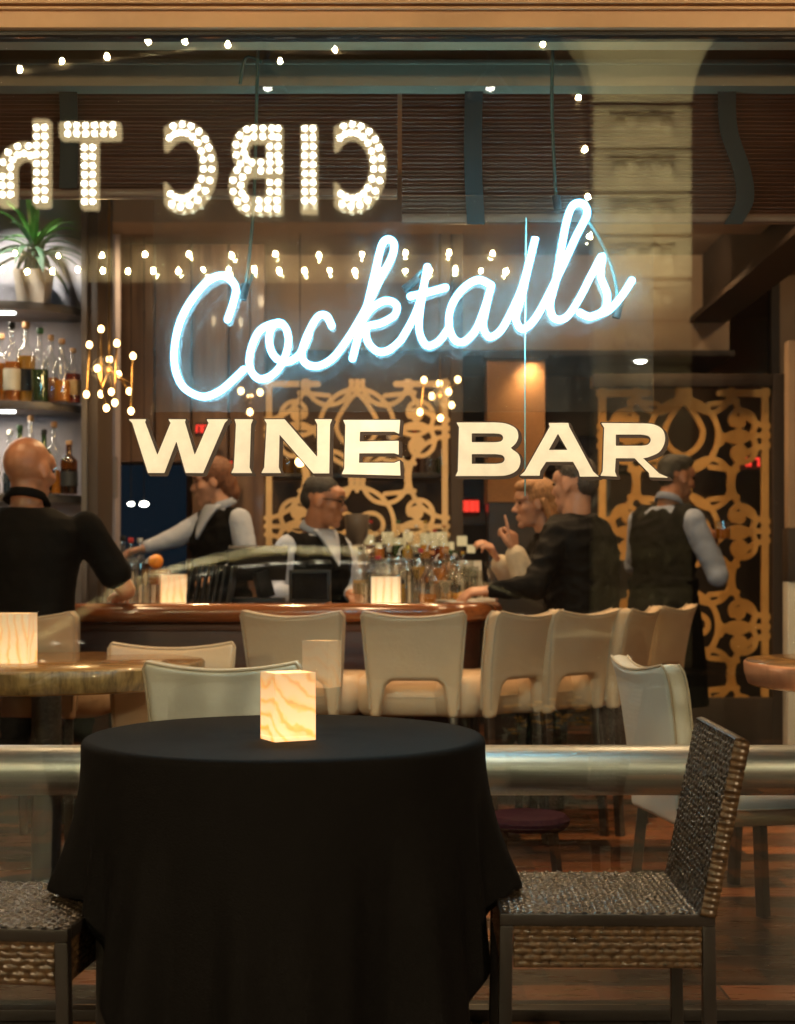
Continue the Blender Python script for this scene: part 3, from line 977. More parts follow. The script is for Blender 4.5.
def field(P0, U, V, lu, lv, hf, step, Nn):
    """surface patch with real relief"""
    nu, nv = max(2, int(lu / step)), max(2, int(lv / step))
    P0, U, V, Nn = Vector(P0), Vector(U), Vector(V), Vector(Nn)
    vs, fs = [], []
    for i in range(nu + 1):
        for j in range(nv + 1):
            u, v = lu * i / nu, lv * j / nv
            vs.append(P0 + U * u + V * v + Nn * hf(u, v))
    for i in range(nu):
        for j in range(nv):
            a = i * (nv + 1) + j
            f = (a, a + nv + 1, a + nv + 2, a + 1)
            fs.append(f)
    if (U.cross(V)).dot(Nn) < 0:
        fs = [tuple(reversed(f)) for f in fs]
    return vs, fs


def wicker_chair(label, loc, rz):
    """faces local -X; back at +X; seat .42 long, .40 wide"""
    t = thing('wicker_chair', label, 'chair', loc, rz, 'wicker chairs at the bistro table')
    SL, SW, SH = .205, .19, .448
    fr = .0125
    hs = weave(0, 0, .0125, .0125, .0029, 0)
    m = MB()
    m.add(*field((-SL + .004, -SW + .004, SH - .003), (1, 0, 0), (0, 1, 0), 2 * SL - .008, 2 * SW - .008, hs, .0031, (0, 0, 1)))
    m.bb(-SL + .006, SL - .006, -SW + .006, SW - .006, SH - .030, SH - .008)
    build('seat', m, M['wicker_dark'], t, ang=60)
    m = MB()
    ha = weave(0, 0, .034, .0122, .0044, 0, True)
    for s in (-1, 1):
        m.add(*field((-SL + .026, s * (SW - .006), SH - .108), (1, 0, 0), (0, 0, 1), 2 * SL - .052, .080, ha, .0021, (0, s, 0)))
        m.bb(-SL + .026, SL - .026, *sorted((s * (SW - .010), s * (SW - .016))), SH - .108, SH - .028)
    for s in (-1, 1):
        m.add(*field((s * (SL - .006), -SW + .026, SH - .108), (0, 1, 0), (0, 0, 1), 2 * SW - .052, .080, ha, .0028, (s, 0, 0)))
        m.bb(*sorted((s * (SL - .010), s * (SL - .016))), -SW + .026, SW - .026, SH - .108, SH - .028)
    build('woven_apron', m, M['wicker'], t, ang=60)
    m = MB()
    for s in (-1, 1):
        m.bb(-SL, SL, *sorted((s * SW, s * (SW - .022))), SH - .027, SH - .004)
        m.bb(*sorted((s * SL, s * (SL - .022))), -SW + .0225, SW - .0225, SH - .027, SH - .004)
    build('seat_frame', m, M['black_metal'], t, bevel=.003)
    for sx in (-1, 1):
        for sy in (-1, 1):
            top_ = Vector((sx * (SL - .0125), sy * (SW - .0125), SH - .0275)); bot = Vector((sx * (SL - .0125) + (.006 if sx > 0 else -.006), sy * (SW - .0125), 0))
            build('leg', MB().bar(bot, top_, .025), M['black_metal'], t, bevel=.003)
    # leaning back panel
    bh, lean, th = .338, R(11), .030
    b0 = Vector((SL - .030, 0, SH - .004))
    up = Vector((math.sin(lean), 0, math.cos(lean))); fw = Vector((-math.cos(lean), 0, math.sin(lean)))
    bw = .385
    m = MB()
    hb = weave(0, 0, .0128, .0122, .0032, 0)
    m.add(*field(b0 + Vector((0, -bw / 2, 0)), (0, 1, 0), up, bw, bh, hb, .0031, fw))
    m.add(*field(b0 - fw * th + Vector((0, -bw / 2, 0)), (0, 1, 0), up, bw, bh, hb, .0033, -fw))
    build('backrest', m, M['wicker_dark'], t, ang=60)
    # wrapped rim: round bindings over both sides and the top
    hw = lambda u, v: .0035 * abs(math.sin(math.pi * u / .0125)) + .005 * math.sin(math.pi * min(1, max(0, v / th)))
    m = MB()
    for s in (-1, 1):
        m.add(*field(b0 + Vector((0, s * bw / 2, 0)), up, -fw, bh + .004, th, hw, .0026, (0, s, 0)))
    m.add(*field(b0 + up * bh + Vector((0, -bw / 2, 0)), (0, 1, 0), -fw, bw, th, hw, .0026, up))
    build('bound_rim', m, M['wicker'], t, ang=60)
    return t


wicker_chair('brown wicker chair in full side view facing the black tablecloth', (.404, 2.90, 0), R(-1))
c2 = dup(bpy.data.objects['wicker_chair'], (-.785, 2.80, 0), R(180 - 6), 'brown wicker chair of which only the seat front shows beside the hem of the cloth')

# ================================================================== STOOLS AND DINING CHAIRS
def back_shape(wb_, wt_, z0, z1, arch=0., dip=.024, post=.038):
    """outline (x, z) of an upholstered back, wider above, with a dipped top edge"""
    pts = []
    n = 16
    pts.append((-wb_, z0))
    pts.append((-wt_, z1 - .02)); pts.append((-wt_ + .012, z1))
    for i in range(1, n):
        u = -1 + 2 * i / n
        pts.append((u * (wt_ - .012), z1 - dip * (1 - u * u)))
    pts.append((wt_ - .012, z1)); pts.append((wt_, z1 - .02))
    pts.append((wb_, z0))
    if arch:
        pts.append((wb_ - post, z0))
        for i in range(13):
            u = 1 - 2 * i / 12
            pts.append((u * (wb_ - post - .002), z0 + arch * (1 - abs(u) ** 11)))
        pts.append((-wb_ + post, z0))
    return pts


def upholstered(label, nm, cat, group, loc, rz, wb_, wt_, z0, z1, arch, seat_z, seat_r, legm, lean=.06, lm='leather', foot=True, T=.030, st_=.055):
    """faces +Y: back at local -Y"""
    t = thing(nm, label, cat, loc, rz, group)
    y0 = -.215
    zs_ = seat_z - .04

    def bend(x, y, z):
        s = (z - z0) / (z1 - z0)
        return (x, y + y0 - lean * s * s + (-.035 * (1 - (x / wt_) ** 2)) * max(0, s) + .02 * max(0, s - .86) * -6 * (.5), z)
    P = back_shape(wb_, wt_, z0, z1, arch)
    xs, zs, X, Z = grid(-wt_ - .01, wt_ + .01, z0 - .01, z1 + .01, .008)
    S = sd_poly(X, Z, P)
    bk = build('backrest', pillow(S, xs, zs, T, .016, bend), M[lm], t, ang=180)
    # piping along both rims of the back
    m = MB()
    sd = []
    for (a, b), (c, d) in zip(P, P[1:] + P[:1]):
        nseg = max(1, int(math.hypot(c - a, d - b) / .03))
        for q in range(nseg):
            sd.append((a + (c - a) * q / nseg, b + (d - b) * q / nseg))
    cx, cz = 0, (z0 + z1) / 2
    sd = [q for q in sd if q[1] > z0 + .001 and not (arch and abs(q[0]) < wb_ - .03 and q[1] < z0 + arch + .01)]
    k0 = max(range(len(sd)), key=lambda i: math.hypot(sd[i][0] - sd[i - 1][0], sd[i][1] - sd[i - 1][1]))
    sd = sd[k0:] + sd[:k0]
    for yy in (-T * .82, T * .82):
        m.tube([bend(x * .985, yy, z + (cz - z) * .018) for x, z in sd], .0042, 6)
    build('piping', m, M['piping'], bk)
    # cushion seat
    m = MB()
    xs, zs, X, Z = grid(-seat_r - .01, seat_r + .01, -.235, .235, .014)
    rr = .11
    qx, qz = np.abs(X) - (seat_r - rr), np.abs(Z) - (.225 - rr)
    S = np.hypot(np.maximum(qx, 0), np.maximum(qz, 0)) + np.minimum(np.maximum(qx, qz), 0) - rr
    q = pillow(S, xs, zs, st_, .05)
    m.v = [(x, z + (.06 if arch else 0), seat_z - st_ - y) for x, y, z in q.v]; m.f = [tuple(reversed(f)) for f in q.f]
    st = build('seat', m, M[lm], t, ang=180)
    mm = MB()
    ring = []
    for i in range(60):
        a = 2 * math.pi * i / 60
        c_, s_ = math.cos(a), math.sin(a)
        ring.append((math.copysign(abs(c_) ** .55, c_) * seat_r * 1.0, math.copysign(abs(s_) ** .55, s_) * .225 + (.06 if arch else 0), seat_z - st_))
    mm.tube(ring, .004, 6, closed=True)
    build('piping', mm, M['piping'], st)
    for sx in (-1, 1):
        build('leg', MB().bar((sx * (wb_ - .01), y0 - .035, 0), (sx * (wb_ - .022), y0 + .004, z0 + .03), .032), M[legm], t, bevel=.004)
        build('leg', MB().bar((sx * (seat_r - .045), .19, 0), (sx * (seat_r - .055), .17, seat_z - st_ * 1.6), .034), M[legm], t, bevel=.004)
    if foot:
        m = MB()
        m.bar((-seat_r + .05, .182, .22), (seat_r - .05, .182, .22), .022)
        for sx in (-1, 1):
            m.bar((sx * (seat_r - .05), .165, .25), (sx * (wb_ - .016), y0 - .01, .25), .02)
        build('foot_rail', m, M[legm], t, bevel=.003)
    return t


def stool(label, px, Yb, rz, first=[None]):
    # the middle of the back stands at this place
    r = R(rz)
    bx, by = W(px, 0, Yb).x, Yb
    loc = (bx - math.sin(r) * .25, by + math.cos(r) * .25, 0)
    g = 'cream leather bar stools round the counter'
    if first[0] is None:
        first[0] = upholstered(label, 'bar_stool', 'bar stool', g, loc, r, .172, .205, .525, .945, .145, .680, .25, 'dark_wood', .06, 'leather', True, .030, .080)
        return first[0]
    return dup(first[0], loc, r, label, g)


stool('cream leather bar stool directly beneath the black card reader, behind the veined candle lamp', 294, 5.55, -9)
stool('cream leather bar stool squarely seen from behind, beneath the plain white candle lamp', 414, 5.50, -3)
stool('cream leather bar stool turned at the rounded end of the counter, under the reaching hand', 521, 5.60, 46)
stool('cream leather bar stool half covered by another back, before the seated man in black', 579, 5.78, 42)
stool('cream leather bar stool on which the man in the black jacket sits', 633, 6.02, 62)
stool('cream leather bar stool at the far end of the row, behind the white armchair', 668, 6.45, 56)


def diner(label, px, pz, Yb, rz, lm, first={}):
    r = R(rz)
    loc = (W(px, 0, Yb).x - math.sin(r) * .25, Yb + math.cos(r) * .25, 0)
    g = 'upholstered dining chairs inside the window'
    if lm not in first:
        first[lm] = upholstered(label, 'dining_chair', 'chair', g, loc, r, .20, .235, .36, .835, 0, .47, .235, 'dark_wood', .05, lm, False, .032)
        return first[lm]
    return dup(first[lm], loc, r, label, g)


diner('cream dining chair behind the live edge table, its back towards the bar', 172, 0, 5.25, 186, 'leather')
diner('pale dining chair tinted blue by the neon, just behind the black tablecloth', 224, 0, 4.2, -4, 'leather_pale')
diner('white dining chair seen edge on above the steel rail, beside the wicker back', 652, 0, 4.25, -80, 'leather_pale')
s7 = diner('white dining chair of which only the seat edge shows below the steel rail', 850, 0, 4.6, 60, 'leather_pale')

# burgundy low stool under the rail
t = thing('low_stool', 'low burgundy stool in the shade under the steel rail', 'stool', (W(528, 0, 4.95).x, 4.95, 0))
build('seat', MB().lathe([(0, .205), (.13, .205), (.145, .22), (.145, .235), (.13, .25), (0, .253)], n=28), M['maroon'], t)
for a in range(4):
    build('leg', MB().bar((.15 * math.cos(a * 1.57 + .7), .15 * math.sin(a * 1.57 + .7), 0), (.12 * math.cos(a * 1.57 + .7), .12 * math.sin(a * 1.57 + .7), .204), .025), M['dark_wood'], t)

# ================================================================== WOODEN TABLES
def round_table(label, c, r, z, th, em, first=None):
    t = thing('round_table', label, 'table', (c[0], c[1], 0), .3, 'thick topped round tables inside the window')
    n = 72
    vs = [(0, 0, z)]; fs = []
    prof = [(.985, z), (1.0, z - .008), (.995, z - th * .5), (.975, z - th + .006), (.96, z - th)]
    for k_, (q, zz) in enumerate(prof):
        for j in range(n):
            a = 2 * math.pi * j / n
            w = 1 + .008 * math.sin(6 * a + 1) + .006 * math.sin(11 * a + 2)
            vs.append((r * q * w * math.cos(a), r * q * w * math.sin(a), zz))
    vs.append((0, 0, z - th))
    e = len(vs) - 1
    for j in range(n):
        fs.append((0, 1 + j, 1 + (j + 1) % n)); fs.append((e, 1 + 4 * n + (j + 1) % n, 1 + 4 * n + j))
        for i in range(4):
            a = 1 + i * n
            fs.append((a + j, a + n + j, a + n + (j + 1) % n, a + (j + 1) % n))
    o = build('table_top', MB().add(vs, fs), M['table_wood'], t, ang=50)
    o.data.materials.append(M[em])
    for p_ in o.data.polygons:
        if abs(p_.normal.z) < .75:
            p_.material_index = 1
    build('pedestal', MB().lathe([(.05, .02), (.05, z - th - .03), (.16, z - th - .001)], n=24), M['black_metal'], t)
    build('foot', MB().lathe([(.27, 0.), (.27, .012), (.06, .03), (.0501, .05)], n=32), M['black_metal'], t)
    return t


round_table('round live edge wooden table carrying the striped candle lamp', (-1.20, 4.86), .535, .790, .078, 'table_edge')
round_table('round wooden table with a copper edge cut off by the frame, before the fretwork screen', (1.66, 4.65), .52, .800, .078, 'copper')
# ================================================================== BAR COUNTER (a rounded U)
BZ = .948
bc = thing('bar_counter', 'long mahogany bar counter with a polished rounded rail and pale top', 'bar counter', (0, 6.2, 0))


def bar_path(off, n=10):
    """outer line of the counter: along the front, round the corner, then away; off moves inwards"""
    x1, y0, r = .47, 6.0, .38
    pts = [(-2.9, y0 + off), (-2.0, y0 + off), (-1.0, y0 + off), (-.4, y0 + off)]
    for i in range(n + 1):
        a = -math.pi / 2 + math.pi / 2 * i / n
        pts.append((x1 - r + (r - off) * math.cos(a), y0 + r + (r - off) * math.sin(a)))
    pts += [(x1 - off, 7.2), (x1 - off, 8.1)]
    return pts


def ribbon(o0, o1, z0, z1):
    a, b = bar_path(o0), bar_path(o1)
    n = len(a)
    vs = [(x, y, z0) for x, y in a] + [(x, y, z0) for x, y in b] + [(x, y, z1) for x, y in a] + [(x, y, z1) for x, y in b]
    fs = []
    for i in range(n - 1):
        fs += [(i, i + 1, 2 * n + i + 1, 2 * n + i), (n + i + 1, n + i, 3 * n + i, 3 * n + i + 1),
               (2 * n + i, 2 * n + i + 1, 3 * n + i + 1, 3 * n + i), (i + 1, i, n + i, n + i + 1)]
    fs += [(0, 2 * n, 3 * n, n), (n - 1, 2 * n - 1, 4 * n - 1, 3 * n - 1)]
    return MB().add(vs, fs)


wb('counter_front', ribbon(.10, .14, 0.12, BZ - .075), M['bar_wood'], bc, bevel=.003)
m = ribbon(.085, .10, .62, .66)
for q in (ribbon(.085, .10, .84, .872), ribbon(.085, .10, .13, .24)):
    m.add(q.v, q.f)
wb('moulding', m, M['bar_wood'], bc, bevel=.003)
wb('kick_board', ribbon(.16, .18, 0., .119), M['facade_dark'], bc)
# rounded polished rail
prof = []
for i in range(13):
    a = -math.pi * .75 + math.pi * 1.5 * i / 12
    prof.append((.042 - .046 * math.cos(a) * 1.0, -.030 + .042 * math.sin(a)))
vs, fs = [], []
for o, z in prof:
    vs += [(x, y, BZ + z) for x, y in bar_path(o)]
n = len(bar_path(0))
for i in range(len(prof) - 1):
    for j in range(n - 1):
        fs.append((i * n + j, i * n + j + 1, (i + 1) * n + j + 1, (i + 1) * n + j))
i = len(prof) - 1
for j in range(n - 1):
    fs.append((i * n + j, i * n + j + 1, j + 1, j))
fs += [tuple(q * n for q in range(len(prof))), tuple(q * n + n - 1 for q in reversed(range(len(prof))))]
wb('arm_rail', MB().add(vs, fs), M['rail_wood'], bc)
wb('counter_top', ribbon(.082, .56, BZ - .036, BZ - .004), M['stone_top'], bc, bevel=.003)
wb('back_panel', ribbon(.54, .56, 0., BZ - .037), M['dark_wood'], bc)
BT = BZ - .004 + .0015      # things stand here

# ================================================================== THINGS ON THE COUNTER
p = W(174, 0, 6.28)
candle_box((p.x, 6.28, BT), R(6), .11, .09, .135, M['shade_side'], 'striped candle lamp on the counter beside the upright menus')
p = W(386, 0, 6.18)
candle_box((p.x, 6.18, BT), R(-8), .115, .095, .125, M['shade_plain'], 'plain white candle lamp on the counter before the bottles')

t = thing('menu_stack', 'row of black upright menus leaning together on the counter', 'menus', (W(213, 0, 6.32).x, 6.32, BT))
for i in range(7):
    build('menu', MB().box((-.095 + i * .030, .01 * math.sin(i * 2), .088), (.012, .15, .175), (0, R(9), R(4 * math.sin(i)))), M['plastic'], t, bevel=.002)
t = thing('till', 'black till with a tilted touch screen on a stand', 'till', (W(262, 0, 6.42).x, 6.42, BT))
build('foot', MB().bb(-.13, .10, -.08, .08, 0, .03), M['plastic'], t, bevel=.008)
build('stand', MB().bar((.02, .02, .03), (-.01, .0, .15), .05, .07), M['plastic'], t, bevel=.008)
sc_ = build('screen', MB().box((-.02, -.01, .185), (.27, .028, .17), (R(30), 0, R(14))), M['plastic'], t, bevel=.006)
build('display', MB().box((-.0245, .007, .195), (.24, .004, .14), (R(30), 0, R(14))), M['screen'], sc_)
t = thing('card_reader', 'small square black box standing beside the till', 'card reader', (W(310, 0, 6.30).x, 6.30, BT))
build('case', MB().bb(-.092, .092, -.03, .03, .012, .155), M['plastic'], t, bevel=.006)
build('screen', MB().bb(-.078, .078, -.0345, -.0305, .026, .142), M['screen'], t)
build('foot', MB().bb(-.07, .07, -.045, .045, 0, .0115), M['plastic'], t, bevel=.003)

BOT = {}


def bottle(label, loc, h, r, liq, cap, fill=.55, sq=False, glass='clear', lab=None, group=None, neck=.30, nm='bottle'):
    key = (round(h, 3), round(r, 3), liq, cap, round(fill, 2), glass, lab, neck, sq)
    if key in BOT:
        return dup(BOT[key], loc, random.uniform(0, 6), label, group)
    t = thing(nm, label, 'bottle', loc, random.uniform(0, .6), group)
    hb = h * (1 - neck)
    nn = 4 if sq else 18
    sh = [(0, .0), (r * .94, .0), (r, .006), (r, hb * .90), (r * .93, hb * .96), (r * .55, hb * 1.05), (r * .36, hb * 1.10), (r * .33, h * .97), (0, h * .97)]
    build('glass', MB().lathe(sh, n=nn if not sq else 18), M[glass], t, ang=50)
    fz = hb * fill
    if liq:
        build('liquid', MB().lathe([(0, .004), (r * .90, .004), (r * .93, .008), (r * .93, fz), (0, fz)], n=18), LIQ[liq], t, ang=50)
    if cap:
        if cap == 'spout':
            c = MB().lathe([(r * .30, h * .975), (r * .30, h * 1.0), (.005, h * 1.01)], n=10)
            c.tube([(0, 0, h), (.004, 0, h * 1.08), (.018, 0, h * 1.14)], .0045, 8)
            build('pour_spout', c, M['steel'], t)
        else:
            build('stopper', MB().lathe([(0, h * .955), (r * .38, h * .972), (r * .40, h * .975), (r * .40, h * 1.04), (r * .36, h * 1.05), (0, h * 1.052)], n=14), CAPM[cap], t)
    if lab is not None:
        build('label', MB().tube([(0, 0, hb * .22), (0, 0, hb * .62)], r * 1.015, 18), LABM[lab], t, ang=50)
    BOT[key] = t
    return t


def tumbler(label, loc, h, r, liq=None, fill=.4, group=None, nm='drinking_glass', r2=None):
    t = thing(nm, label, 'glass', loc, 0, group)
    r2 = r2 or r * 1.08
    build('glass', MB().lathe([(0, 0), (r, 0), (r2, h), (r2 - .002, h), (r - .002, .008), (0, .008)], n=20), M['clear'], t, ang=40)
    if liq:
        q = r - .003 + (r2 - r) * fill
        build('drink', MB().lathe([(0, .009), (r - .003, .009), (q, .009 + h * fill), (0, .009 + h * fill)], n=20), LIQ[liq], t, ang=40)
    return t


def stem_glass(label, loc, h, r, liq=None, group=None):
    t = thing('stemmed_glass', label, 'glass', loc, 0, group)
    hs = h * .45
    prof = [(0, 0), (r * .9, .001), (r * .85, .004), (.004, .010), (.004, hs)]
    for i in range(1, 9):
        a = math.pi * .62 * i / 8
        prof.append((max(.004, r * math.sin(a)), hs + (h - hs) * i / 8))
    prof += [(prof[-1][0] - .0015, h)]
    for i in range(7, 1, -1):
        a = math.pi * .62 * i / 8
        prof.append((max(.003, r * math.sin(a) - .0018), hs + (h - hs) * i / 8 + .002))
    prof.append((0, hs + .012))
    build('bowl', MB().lathe(prof, n=20), M['clear'], t, ang=60)
    if liq:
        q = []
        for i in range(0, 6):
            a = math.pi * .62 * (i + 1.2) / 8
            q.append((r * math.sin(a) - .003, hs + (h - hs) * (i + 1.2) / 8 * .8 + .004))
        build('drink', MB().lathe([(0, q[0][1])] + q + [(0, q[-1][1])], n=20), LIQ[liq], t)
    return t


# bottles and glasses on the counter beside the bald man
GL = 'bottles and glasses on the counter by the bald man'
for (px, Y, h, r, lq, cp, gls, la, lb) in (
        (113, 6.62, .27, .035, 'clear', 'cork', 'clear', None, 'clear cork stoppered bottle next to the shoulder of the bald man'),
        (123, 6.66, .30, .036, 'dark', 'black', 'clear', 0, 'dark bottle with a cream label beside the red capped bottle'),
        (131, 6.60, .29, .032, 'red', 'red', 'clear', None, 'bottle of red spirit with a red cap in the counter cluster'),
        (140, 6.66, .29, .036, 'clear', 'silver', 'clear', None, 'tall clear bottle with a silver cap beside the red capped bottle'),
        (147, 6.58, .19, .030, 'copper', 'spout', 'clear_amber', None, 'short amber bitters bottle with a pour spout by the menus')):
    bottle(lb, (W(px, 0, Y).x, Y, BT), h, r, lq, cp, glass=gls, lab=la, group=GL)
tumbler('tall ribbed mixing glass in front of the counter cluster', (W(128, 0, 6.38).x, 6.38, BT), .15, .042, 'clear', .3, GL)
tumbler('clear tumbler stacked highest in the counter cluster', (W(142, 0, 6.42).x, 6.42, BT), .17, .040, 'clear', .5, GL)
tumbler('amber mixing glass close to the striped candle lamp', (W(158, 0, 6.46).x, 6.46, BT), .14, .044, 'copper', .8, GL)
t = thing('orange', 'orange lying on the rim of the amber mixing glass', 'orange', (W(156, 0, 6.55).x, 6.55, BT + .16), 0)
build('fruit', MB().ball((0, 0, .034), .034, 16), M['orange'], t)
t = thing('fruit_crate', 'small wooden crate that props up the orange', 'crate', (W(157, 0, 6.55).x, 6.55, BT))
build('side', MB().bb(-.06, .06, -.045, .045, 0, .158), M['table_wood'], t, bevel=.004)

# bottles, fruit, glasses and plates beside the bartender
GM = 'bar ware on the counter before the bartender'
rows = [
    (360, 6.60, .25, .033, 'dark', 'black', 2), (368, 6.72, .24, .030, 'honey', 'cork', None), (378, 6.62, .21, .036, 'pink', 'red', None), (389, 6.70, .25, .032, 'clear', 'silver', 3),
    (399, 6.60, .23, .034, 'gold', 'spout', None), (408, 6.74, .26, .032, 'dark', 'gold', 1), (417, 6.62, .22, .034, 'green', 'black', None), (427, 6.72, .25, .030, 'clear', 'spout', None),
    (436, 6.58, .20, .036, 'copper', 'spout', None), (446, 6.70, .24, .033, 'amber', 'cork', 0), (455, 6.62, .22, .030, 'blue', 'silver', None)]
word = {'dark': 'dark', 'honey': 'honey coloured', 'pink': 'pink', 'clear': 'clear', 'gold': 'golden', 'green': 'green', 'copper': 'copper coloured', 'amber': 'amber', 'blue': 'blue', 'red': 'red', 'orange': 'orange'}
capw = {'black': 'black cap', 'cork': 'cork', 'red': 'red cap', 'silver': 'silver cap', 'spout': 'pour spout', 'gold': 'gold cap', 'green': 'green cap', 'white': 'white cap', 'wood': 'wooden stopper'}
lbw = {0: ' and cream label', 1: ' and black label', 2: ' and tan label', 3: ' and white label', None: ''}
for px, Y, h, r, lq, cp, la in rows:
    bottle('%s bottle with %s%s before the bartender' % (word[lq], capw[cp], lbw[la]), (W(px, 0, Y).x, Y, BT), h, r, lq, cp, lab=la, group=GM)
tumbler('tumbler of orange drink on the counter beside the plain candle lamp', (W(428, 0, 6.24).x, 6.24, BT), .095, .040, 'orange', .42, GM)
tumbler('empty tumbler behind the tumbler of orange drink', (W(446, 0, 6.34).x, 6.34, BT), .10, .036, None, 0, GM)
tumbler('tall empty highball glass next to the plate of fries', (W(463, 0, 6.52).x, 6.52, BT), .16, .032, None, 0, GM)
tumbler('highball glass of clear water by the menu card', (W(471, 0, 6.60).x, 6.60, BT), .17, .032, 'clear', .7, GM)
for i, (px, Y, lq, lb) in enumerate(((406, 6.42, None, 'empty wine glass standing before the golden bottle'), (418, 6.48, 'gold', 'wine glass of white wine between the bottles'),
                                     (452, 6.44, None, 'empty wine glass beside the orange garnish jar'), (440, 6.50, 'orange', 'stemmed glass of orange spritz between bottles'),
                                     (388, 6.46, None, 'empty wine glass directly behind the plain candle lamp'))):
    stem_glass(lb, (W(px, 0, Y).x, Y, BT), .20 + .01 * (i % 3), .036, lq, GM)
for i, (px, Y, kd, lb) in enumerate((
        (364, 6.42, 't', 'tumbler turned upside down beside the plain candle lamp and the vest'), (372, 6.50, 'h', 'tall clear highball in front of the pink bottle'),
        (397, 6.34, 's', 'empty coupe glass between the plain candle lamp and the orange drink'), (412, 6.32, 'h', 'narrow clear glass just behind the tumbler of orange drink'),
        (420, 6.62, 's', 'wine glass standing among the far bottles by the green one'), (434, 6.38, 't', 'low empty tumbler close to the orange drink'),
        (458, 6.36, 's', 'wine glass behind the plate of fries'), (466, 6.78, 's', 'tall wine glass before the white menu card'), (475, 6.72, 'h', 'clear glass beside the folded napkin'),
        (449, 6.86, 'h', 'clear glass behind the jar of oranges'), (383, 6.80, 's', 'wine glass behind the pink bottle with the red cap'), (403, 6.84, 's', 'wine glass behind the golden bottle'))):
    loc = (W(px, 0, Y).x, Y, BT)
    if kd == 's':
        stem_glass(lb, loc, .19 + .012 * (i % 3), .038, None, GM)
    elif kd == 't':
        tumbler(lb, loc, .095, .040, None, 0, GM)
    else:
        tumbler(lb, loc, .155, .031, 'clear' if i % 2 else None, .6, GM)
for i, (px, Y, kd, lb) in enumerate(((109, 6.44, 'h', 'narrow clear glass against the arm of the bald man'), (117, 6.42, 's', 'wine glass in front of the cork stoppered bottle'), (135, 6.32, 't', 'low tumbler at the front of the cluster by the bald man'),
                                     (150, 6.36, 't', 'low tumbler close to the striped candle lamp on the counter'))):
    loc = (W(px, 0, Y).x, Y, BT)
    stem_glass(lb, loc, .20, .036, None, GL) if kd == 's' else tumbler(lb, loc, .15 if kd == 'h' else .09, .032 if kd == 'h' else .04, None, 0, GL)
GS = 'bar ware on the side of the counter by the raised hand'
for i, (px, Y, kd, a_, b_, lb) in enumerate((
        (432, 7.10, 'b', 'amber', 'cork', 'amber bottle with cork on the far side of the counter behind the orange jar'), (445, 7.35, 'b', 'clear', 'silver', 'clear bottle with silver cap on the far counter beside the white menu card'),
        (456, 7.15, 's', None, 0, 'wine glass on the far counter before the cream tiled wall'), (463, 7.40, 'b', 'honey', 'gold', 'honey coloured bottle with gold cap on the far counter'),
        (470, 7.20, 's', 'gold', 0, 'wine glass of white wine on the far counter near the raised finger'), (477, 7.45, 'h', None, 0, 'tall empty glass on the far counter near the raised finger'),
        (484, 7.15, 't', 'orange', 0, 'low tumbler of orange drink under the raised finger'), (421, 7.30, 'b', 'red', 'red', 'red bottle with red cap on the far counter behind the green bottle'),
        (492, 7.50, 's', None, 0, 'wine glass beside the raised hand of the woman'), (488, 6.90, 't', 'amber', 0, 'low tumbler of amber drink in front of the woman'))):
    loc = (W(px, 0, Y).x, Y, BT)
    if kd == 'b':
        bottle(lb, loc, .24 + .012 * (i % 3), .034, a_, b_, .7, group=GS)
    elif kd == 's':
        stem_glass(lb, loc, .20 + .01 * (i % 2), .038, a_, GS)
    else:
        tumbler(lb, loc, .15 if kd == 'h' else .095, .032 if kd == 'h' else .040, a_, .55, GS)
t = thing('garnish_jar', 'clear jar filled with oranges and green mint leaves', 'jar', (W(441, 0, 6.78).x, 6.78, BT))
build('glass', MB().lathe([(0, 0), (.055, 0), (.06, .15), (.058, .15), (.053, .006), (0, .006)], n=24), M['clear'], t, ang=40)
for i, (x, y, z) in enumerate(((-.02, 0, .04), (.022, .01, .045), (0, -.016, .09), (.012, .012, .135), (.035, 0, .165))):
    build('orange', MB().ball((x, y, z), .031, 14), M['orange'], t)
m = MB()
for i in range(26):
    a, b = random.uniform(0, 6.3), random.uniform(.02, .09)
    c = Vector((.05 + .02 * math.cos(a), .01 * math.sin(a), .17 + b))
    d = Vector((math.cos(a), math.sin(a), random.uniform(-.3, .6))) * .022
    s = d.cross(Vector((0, 0, 1))) * .5
    m.add([c - d, c + s, c + d, c - s], [(0, 1, 2, 3)])
build('mint', m, M['leaf'], t)
t = thing('plate_of_fries', 'white plate heaped with golden fries before the man in black', 'plate', (W(455, 0, 6.42).x, 6.42, BT))
build('plate', MB().lathe([(0, 0), (.05, 0), (.10, .018), (.098, .021), (.05, .006), (0, .006)], n=28), M['china'], t)
m = MB()
for i in range(34):
    a = random.uniform(0, 6.3); q = random.uniform(0, .045)
    m.box((q * math.cos(a), q * math.sin(a), .012 + random.uniform(0, .035)), (.055, .009, .009), (random.uniform(-.5, .5), random.uniform(-.5, .5), random.uniform(0, 6)))
build('fries', m, M['chips'], t, smooth=False)
t = thing('menu_card', 'clear acrylic stand with a white menu card on the counter', 'menu card', (W(470, 0, 6.80).x, 6.80, BT))
build('card', MB().box((0, 0, .105), (.12, .004, .19), (R(-8), 0, R(12))), M['paper'], t)
build('stand', MB().bb(-.06, .06, -.03, .03, 0, .01), M['clear'], t)
t = thing('folded_napkin', 'white folded napkin with cutlery near the reaching hand', 'napkin', (W(478, 0, 6.62).x, 6.62, BT))
build('cloth', MB().box((0, 0, .012), (.14, .10, .022), (0, 0, .3)), M['paper'], t, bevel=.006)
build('knife', MB().box((0, 0, .026), (.17, .014, .003), (0, 0, .3)), M['steel'], t)
t = thing('plate', 'empty white plate on the counter under the reaching hand', 'plate', (W(470, 0, 6.27).x - .02, 6.27, BT))
build('dish', MB().lathe([(0, 0), (.04, 0), (.085, .014), (.083, .017), (.04, .005), (0, .005)], n=28), M['china'], t)

